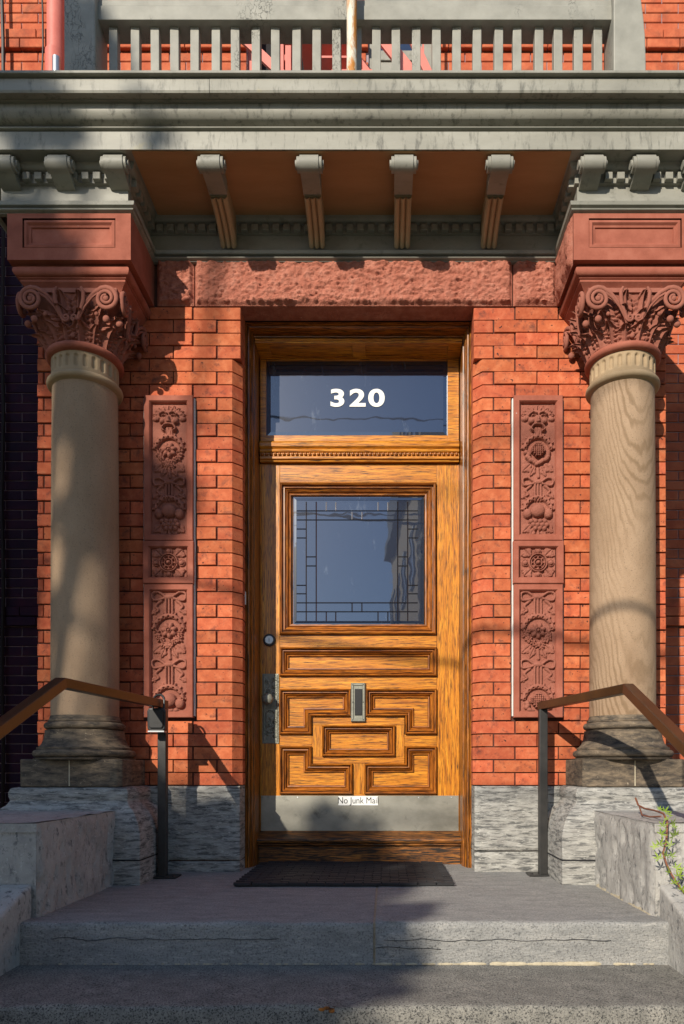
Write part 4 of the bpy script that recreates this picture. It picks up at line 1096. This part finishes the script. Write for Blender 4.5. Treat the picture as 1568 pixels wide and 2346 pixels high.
# cut lines in the glass (crop coordinates of the pane)
def c2x(x): return FX(850+.574*x, DY)
def c2z(y): return FZ(1650+.574*y, DY)
def groove(xa, ya, xb, yb, gm=None):
    a = (c2x(xa), c2z(ya)); b = (c2x(xb), c2z(yb)); w_ = .0032; y = DY+.0158
    if abs(xa-xb) < 1:
        z0_, z1_ = sorted((a[1], b[1])); mb = MB().prism([(a[0]-w_, y), (a[0], y-.0025), (a[0]+w_, y)], z0_, z1_, 'z')
    else:
        x0_, x1_ = sorted((a[0], b[0])); mb = MB().prism([(y, a[1]-w_), (y-.0025, a[1]), (y, a[1]+w_)], x0_, x1_, 'x')
    ob('cut_line', mb, gm or m_glassline, door)
for y in (370, 428, 958, 1015): groove(405, y, 1180, y)
for x in (467, 531, 1052, 1116): groove(x, 312, x, 1075)
for x in (595, 656, 926, 989): groove(x, 315, x, 368, m_galv_glint); groove(x, 1018, x, 1075)  # upper short grooves get pale metal as painted highlights
for x in (760, 823): groove(x, 378, x, 424, m_galv_glint); groove(x, 962, x, 1012)  # pale metal again paints the glint on the upper pair
for y in (486, 543, 846, 900): groove(405, y, 465, y); groove(1120, y, 1180, y)
for y in (664, 722): groove(470, y, 530, y); groove(1056, y, 1112, y)
bevg = MB().frame([(g0, h1), (g1, h1), (g1, h0), (g0, h0)], [(0, DY+.0162), (.014, DY+.0140)], field=False)
ob('bevelled_edge', bevg, m_glass, door)
# hardware
kp = ob('kick_plate', MB().box(dx0+.006, dx1-.004, DY-.003, DY+.004, .176, FZ(2907, DY)), m_kick, door, bevel=.001)
for fx in (1089, 1240, 1530, 1650): ob('screw', MB().ball((FX(fx, DY), DY-.0032, FZ(2914, DY)), .0035, 8, 5, (1,.5,1)), m_galv_glint, door, smooth=True)
ex0, ex1, ez0, ez1 = FX(960, DY), FX(1019, DY), FZ(2716, DY), FZ(2462, DY)
def escutcheon():
    rl = Relief(ex1-ex0, ez1-ez0, .0018); h = ez1-ez0; w_ = ex1-ex0
    rl.H += .002
    for sy in (0, 1):
        for (x, y, s_) in ((.018, .035, 1), (-.018, .05, -1), (.016, .075, -1), (-.014, .095, 1), (.02, .115, 1)):
            yy = y if sy == 0 else h-y
            rl.stroke([(x+s_*.012*math.cos(a*.9)*(1-a/9), yy+.012*math.sin(a*.9)*(1-a/9)) for a in range(9)], .0028, .005)
            rl.leaf(x, yy+.012, x+s_*.01, yy+.03, .007, .004)
    for sx in (-1, 1):
        rl.stroke([(sx*.036, .01), (sx*.036, h-.01)], .003, .004)
        for k in range(14): rl.dome(sx*.036, .12+k*.008, .004, .003, .005)
    rl.stroke([(-.022, h*.2), (-.022, h*.42), (0, h*.47), (.022, h*.42), (.022, h*.2), (0, h*.15), (-.022, h*.2)], .0022, .005)
    rl.dome(0, h*.36, .012, .012, .004)
    mb = rl.build((ex0+ex1)/2, DY-.002, ez0, 1, 3); mb.box(ex0, ex1, DY-.0019, DY+.004, ez0, ez1)
    return mb
es = ob('escutcheon', escutcheon(), m_bronze, door, smooth=True, angle=60)
kx, kz = FX(983, DY), FZ(2557, DY)
kn = MB()
kn_prof = [(.010, 0), (.010, .022), (.014, .026), (.026, .036), (.031, .046), (.030, .055), (.024, .064), (.012, .069), (.003, .070)]
n_ = 28; vs = []; fs_ = []
for r, d in kn_prof:
    for k in range(n_):
        a = 2*math.pi*k/n_; rr = r*(1+(.05*math.cos(a*7) if r > .02 else 0)); vs.append((kx+rr*math.cos(a), DY-.004-d, kz+rr*math.sin(a)))
fs_ = [(i*n_+k, i*n_+(k+1) % n_, (i+1)*n_+(k+1) % n_, (i+1)*n_+k) for i in range(len(kn_prof)-1) for k in range(n_)] + [tuple(range((len(kn_prof)-1)*n_, len(kn_prof)*n_))]
ob('knob', kn.add(vs, fs_), m_bronze, door, smooth=True, angle=50)
bx, bz = FX(985, DY), FZ(2339, DY)
def disc(r, y0, y1): return [(bx+r*math.cos(2*math.pi*k/28), bz+r*math.sin(2*math.pi*k/28)) for k in range(28)]
db = ob('deadbolt', MB().prism(disc(.034, 0, 0), DY-.010, DY+.001, 'y'), m_black, door, bevel=.004, seg=3)
ob('cylinder', MB().prism(disc(.023, 0, 0), DY-.015, DY-.009, 'y'), m_galv_glint, door, bevel=.002)
ob('keyhole', MB().box(bx-.0015, bx+.0015, DY-.0156, DY-.014, bz-.011, bz+.008), m_ink, door)
mx0, mx1, mz0, mz1 = FX(1283, DY), FX(1335, DY), FZ(2637, DY), FZ(2496, DY)
ms = ob('mail_slot', MB().frame([(mx0, mz1), (mx1, mz1), (mx1, mz0), (mx0, mz0)], [(0, DY-.001), (0, DY-.014), (.004, DY-.018), (.013, DY-.018), (.016, DY-.012)]), m_bronze, door)
ob('flap', MB().box(FX(1297, DY), FX(1324, DY), DY-.0165, DY-.011, FZ(2614, DY), FZ(2518, DY)), m_black, door, bevel=.002)
for fx in (1290, 1328):
    for fy in (2503, 2566, 2630): ob('screw', MB().ball((FX(fx, DY), DY-.018, FZ(fy, DY)), .0035, 8, 5, (1,.5,1)), m_black, door, smooth=True)
# sticker
stx0, stx1, stz0, stz1 = FX(1237, DY), FX(1381, DY), FZ(2942, DY), FZ(2909, DY)
st_ = tag(ob('sticker', MB().box(stx0, stx1, DY-.0046, DY-.0034, stz0, stz1), m_white), 'white No Junk Mail sticker on the kick plate', 'sticker')
text('lettering', 'No Junk Mail', .050, (stx0+stx1)/2, (stz0+stz1)/2+.0005, DY-.0052, m_ink, st_, off=0, sx=.86, ext=.0003)

# ================================================================== HANDRAILS, LOCK BOX, MAT, VINE
def railing(post, bend, low, label):
    t = thing('handrail', label, 'railing', (post[0], post[1], 0), 'iron handrails of the steps')
    z = post[2]
    ob('post', MB().box(post[0]-.020, post[0]+.020, post[1]-.020, post[1]+.020, .006, z-.030), m_iron, t, bevel=.003)
    ob('base_plate', MB().box(post[0]-.075, post[0]+.075, post[1]-.05, post[1]+.05, .0015, .010), m_iron, t, bevel=.002)
    for sx in (-.06, .06): ob('bolt', MB().ball((post[0]+sx, post[1]-.03, .010), .009, 8, 5, (1,1,.7)), m_iron, t, smooth=True)
    P0 = Vector((post[0], post[1], z-.011)); P1 = Vector((bend[0], bend[1], z-.011)); P2 = Vector(low)
    d0 = (P0-P1).normalized()
    ob('rail', MB().bar([P0+d0*.020, P1, P2], .040, .038), m_railtop, t, bevel=.003)
    # lower post down to the steps, outside the picture
    zf = -5*RS
    ob('post', MB().box(P2.x-.020, P2.x+.020, P2.y+.03, P2.y+.07, zf, P2.z+.0), m_iron, t, bevel=.003)
    return t
hz_ = .835
railing((-1.063, -.20, hz_), (-1.157, -1.06), (-1.157, -2.70, hz_-.011-1.64*.46), 'black iron handrail with a key lock box hanging from its post')
railing((.762, -.13, hz_), (.922, -.88), (.935, -2.60, hz_-.011-1.72*.46), 'brown black iron handrail in front of the veined column')
lk = thing('key_lock_box', 'black key lock box hanging by its shackle from the handrail post', 'lock box', (-1.07, -.26, .6))
ly = -.262; lz0, lz1 = PZ(1676, ly), PZ(1623, ly); lxa, lxb = PX(341, ly), PX(382, ly)
bd = [(lxa+.008, lz0), (lxb-.008, lz0), (lxb, lz0+.012), (lxb+.002, lz1-.015), (lxb-.006, lz1), (lxa+.006, lz1), (lxa-.002, lz1-.015), (lxa, lz0+.012)]
ob('body', MB().prism(bd, ly-.022, ly+.018, 'y'), m_black, lk, bevel=.006, seg=3)
ob('front_cover', MB().prism([(x*.80+(lxa+lxb)/2*.20, z*.82+(lz0+lz1)/2*.18+.003) for x, z in bd], ly-.029, ly-.021, 'y'), m_black, lk, bevel=.004)
ob('bottom_lip', MB().box(lxa+.004, lxb-.002, ly-.03, ly+.012, lz0-.006, lz0+.002), m_galv_glint, lk, bevel=.002)
cxm = (lxa+lxb)/2 + .004
shp = [(cxm-.026, ly, lz1-.01)] + [(cxm-.026*math.cos(a), ly+.012*math.sin(a), lz1+.035+.030*math.sin(a)) for a in [math.pi*k/10 for k in range(11)]] + [(cxm+.026, ly, lz1-.01)]
ob('shackle', MB().tube(shp, .0055, 10), m_black, lk, smooth=True)
text('lettering', 'Master', .010, (lxa+lxb)/2, lz0+.040, ly-.0295, m_iron, lk, ext=.0003)

mat_ = thing('door_mat', 'black rubber link door mat in front of the threshold', 'mat', (-.18, -.15, 0))
my0, my1, mxa, mxb = -.477, .245, -.672, .303
ob('backing', MB().box(mxa+.006, mxb-.006, my0+.008, my1-.004, .0025, .009), m_rubber, mat_)
rows_, per = 24, 12
lm = MB(); Lk, Dk = (mxb-mxa)/per*.93, (my1-my0)/rows_*.80
lm.prism([(-Dk/2, 0), (-Dk/2, .007), (-Dk/2+.005, .011), (Dk/2-.005, .011), (Dk/2, .007), (Dk/2, 0)], -Lk/2, Lk/2, 'x')
LKM = lm.mesh('link'); LKM.materials.append(m_rubber)
for r_ in range(rows_):
    for k in range(per):
        x = mxa + (mxb-mxa)*(k+.5+(.5 if r_ % 2 else 0))/per
        if x > mxb-.01: continue
        ob('link', LKM, None, mat_, loc=(x+rnd.uniform(-.002, .002), my0+(my1-my0)*(r_+.5)/rows_, .0085+rnd.uniform(-.0012, .0012)))

vine = thing('climbing_vine', 'budding green vine creeping over the cheek wall on the right', 'plant', (1.0, -1.1, .1))
def vp(dx, dy, Y): return (PX(dx, Y), Y, PZ(dy, Y))
st0 = [vp(1457, 1829, -.62), vp(1463, 1845, -.68), vp(1478, 1853, -.78), vp(1500, 1857, -.95), vp(1520, 1864, -1.08), vp(1530, 1882, -1.14), vp(1529, 1905, -1.15), vp(1527, 1930, -1.15), vp(1520, 1955, -1.15), vp(1528, 1980, -1.155), vp(1540, 2005, -1.16), vp(1560, 2035, -1.17), vp(1580, 2060, -1.18)]
ob('stem', MB().tube(st0, [.004]*3+[.0035]*10, 7), m_stem, vine, smooth=True)
ob('stem', MB().tube([vp(1466, 1850, -.72), vp(1472, 1868, -.85), vp(1490, 1872, -.95), vp(1515, 1871, -1.08)], .003, 6), m_stem, vine, smooth=True)
def vleaf():
    mb = MB(); pts = [(0, 0)]
    tips = [(-.9, 1.0), (-.45, .62), (0, 1.0)]
    for k in range(5):
        a = R(-100+50*k); ln = (.7, .95, 1.15, .95, .7)[k]
        mb.add([(0, 0, 0), (.30*ln*math.sin(a-.35), .30*ln*math.cos(a-.35)+.0, .03), (.6*ln*math.sin(a-.17), .6*ln*math.cos(a-.17), .05), (ln*math.sin(a), ln*math.cos(a), -.05), (.6*ln*math.sin(a+.17), .6*ln*math.cos(a+.17), .05), (.30*ln*math.sin(a+.35), .30*ln*math.cos(a+.35), .03)],
               [(0,1,2), (0,2,4), (2,3,4), (0,4,5)])
    return mb.mesh('leaf')
VL = vleaf(); VL.materials.append(m_leaf)
for k, (dx, dy, s_, Y) in enumerate(((1512,1855,.022,-1.06),(1524,1860,.030,-1.12),(1533,1868,.026,-1.15),(1541,1888,.030,-1.16),(1519,1893,.032,-1.165),(1545,1896,.024,-1.16),(1515,1912,.036,-1.17),(1543,1918,.034,-1.165),(1550,1913,.028,-1.17),
        (1512,1936,.038,-1.175),(1538,1938,.034,-1.17),(1503,1942,.030,-1.18),(1528,1962,.032,-1.175),(1511,1968,.034,-1.18),(1539,1962,.026,-1.17),(1550,1990,.034,-1.18),(1533,2000,.032,-1.18),(1556,2008,.036,-1.185),(1546,2024,.030,-1.19),(1563,2040,.036,-1.19),(1529,1878,.02,-1.155),(1562,1995,.026,-1.185))):
    o = ob('leaf', VL, None, vine, loc=vp(dx, dy, Y)); s_ *= .74; o.scale = (s_, s_, s_)
    o.rotation_euler = (R(rnd.uniform(55, 115)), R(rnd.uniform(-50, 50)), R(rnd.uniform(-60, 60)))

# ================================================================== STREET SIDE (behind the camera: shade and reflections)
def shade_porch():  # unseen block added left of frame to keep sun off the recessed wall
    t = thing('added_shade_porch', 'unseen brick porch added at the left to shade the recessed wall', 'building', (-3.9, .2, -1))
    ob('wall', MB().box(-5.2, -2.86, -.35, MY, GZ, 5.2), m_brick2, t); ob('roof', MB().box(-5.4, -2.74, -.5, MY, 5.2, 5.35), m_paint, t, bevel=.01)
shade_porch()
def tree(base, label, clumps, seed, nleaf=4200):
    rg = random.Random(seed)
    t = thing('street_tree', label, 'tree', base)
    tk = MB(); h = 3.1
    top = Vector((base[0]+.15, base[1]+.1, base[2]+h))
    tk.tube([base, (base[0]+.03, base[1], base[2]+1.2), (base[0]+.1, base[1]+.06, base[2]+2.2), top], [.19, .15, .13, .11], 12)
    lf = MB()
    tot = sum(c[3]**2 for c in clumps)
    for (x, y, z, r) in clumps:
        c = Vector((x, y, z)); md = (top+c)/2 + Vector((rg.uniform(-.2, .2), rg.uniform(-.2, .2), .1))
        tk.tube([top-Vector((0, 0, .3)), md, c], [.06, .04, .015], 7)
        for q in range(5):
            e = c+Vector((rg.gauss(0, 1), rg.gauss(0, 1), rg.gauss(0, 1))).normalized()*r*.9
            tk.tube([md.lerp(c, .5+.1*q), (c+e)/2, e], [.016, .010, .005], 5)
        for q in range(int(nleaf*r*r/tot)):
            d = Vector((rg.gauss(0, 1), rg.gauss(0, 1), rg.gauss(0, 1))).normalized()*r*rg.random()**.45
            p = c+d; s_ = rg.uniform(.05, .09); a = Vector((rg.gauss(0, 1), rg.gauss(0, 1), rg.gauss(0, 1))).normalized(); b = a.orthogonal().normalized()
            lf.add([p-a*s_, p+b*s_*.5, p+a*s_, p-b*s_*.5], [(0, 1, 2, 3)])
    ob('trunk', tk, pmat('bark', (.06,.045,.03), (.11,.085,.06), scale=12, rough=.95, bump=.8, bscale=50), t, smooth=True, angle=60)
    ob('crown', lf, pmat('tree_leaves', (.05,.10,.02), (.10,.16,.035), scale=6, rough=.7, bump=0), t)
sv = Vector((.475, 1.0, -.54))
def shade(dx, dy, Y, t):     # the point on the sun ray that darkens the given spot
    p = Vector((PX(dx, Y), Y, PZ(dy, Y))); return tuple(p - sv*t)
CL = [(*shade(60, 2010, -1.0, 7.0), .72), (*shade(300, 2080, -.9, 7.2), .62), (*shade(560, 2080, -.8, 7.2), .55), (*shade(720, 2040, -.5, 7.4), .42),
      (*shade(120, 2280, -1.4, 6.8), .8), (*shade(480, 2280, -1.4, 6.6), .6), (*shade(-160, 1860, -.6, 7.2), .6), (*shade(780, 2180, -1.2, 6.8), .32), (*shade(560, 1960, -.1, 7.4), .30),
      (*shade(760, 1930, .2, 7.6), .26), (*shade(420, 1960, -.1, 7.4), .28)]
tree((-5.0, -8.4, GZ), 'street tree on the verge behind the camera', CL, 5, 9000)
CL2 = [(*shade(190, 940, -.3, 8.6), .17), (*shade(230, 1080, -.3, 8.4), .15), (*shade(170, 1200, -.3, 8.4), .12), (*shade(60, 640, -.3, 8.8), .30), (*shade(120, 760, -.3, 8.6), .16), (*shade(60, 560, -.3, 8.8), .20),
       (*shade(160, 80, .05, 9.0), .24), (*shade(20, 190, -.5, 8.8), .20), (*shade(395, 1120, -.03, 8.6), .12), (*shade(130, 1400, -.3, 8.4), .11), (*shade(60, 900, .3, 8.6), .3),
       (*shade(130, 240, -.5, 8.8), .06), (*shade(330, 250, -.5, 8.8), .06)]
tree((-6.6, -9.6, GZ), 'second street tree farther along the verge behind the camera', CL2, 9, 2400)
ca = Vector(shade(1083, 1436, 0, 5.0)); cb = Vector(shade(1500, 1398, -.3, 5.0)); cdv = cb-ca
tag(ob('service_cable', MB().tube([ca-cdv*3.0, ca, cb, cb+cdv*6.0], .016, 8), m_cable), 'thick service cable strung over the front garden above the camera', 'cable')
# houses across the street, mirrored in the glass
def opp(x0, x1, y, h, mat, label, rot=0):
    t = thing('house_across_street', label, 'house', ((x0+x1)/2, y, GZ)); c = Vector(((x0+x1)/2, y))
    o = ob('wall', MB().box(x0, x1, y-9, y, GZ, h), mat, t)
    ob('roof', MB().prism([(x0-.3, h), (x1+.3, h), ((x0+x1)/2, h+2.2)], y-9.3, y+.3, 'y'), m_asph, t)
    for zf in np.arange(GZ+1.2, h-1.6, 3.0):
        n = max(2, int((x1-x0)/2.2))
        for k in range(n):
            x = x0+(x1-x0)*(k+.5)/n
            wn = ob('window', MB().box(x-.5, x+.5, y-.06, y+.02, zf, zf+1.6), m_glass, t)
            ob('frame', MB().frame([(x-.58, zf+1.68), (x+.58, zf+1.68), (x+.58, zf-.08), (x-.58, zf-.08)], [(0, y+.001), (0, y+.06), (.08, y+.06), (.08, y+.02)], field=False), m_paint, wn)
    t.rotation_euler = (0, 0, rot)
m_ochre = pmat('ochre_brick', (.74,.46,.18), (.82,.54,.24), scale=6, rough=.9, bump=.3, bscale=60)
opp(-16, -8.4, -22, 6.2, m_brick2, 'red brick house across the street behind the camera')
opp(-9.2, -3.0, -24, 4.2, m_brick2, 'lower brick house across the street behind the camera')
opp(-4.75, 5.85, -21.7, 9.6, m_ochre, 'tall ochre brick house across the street behind the camera', R(86))
for z_, y_, lb in ((7.6, -9.0, 'upper'), (5.9, -9.2, 'lower')):
    pts = [(-14+1.6*k, y_, z_-.6*math.sin(math.pi*k/18)) for k in range(19)]
    tag(ob('overhead_cable', MB().tube(pts, .014, 6), m_cable), lb+' of two power cables over the street behind the camera', 'cable')
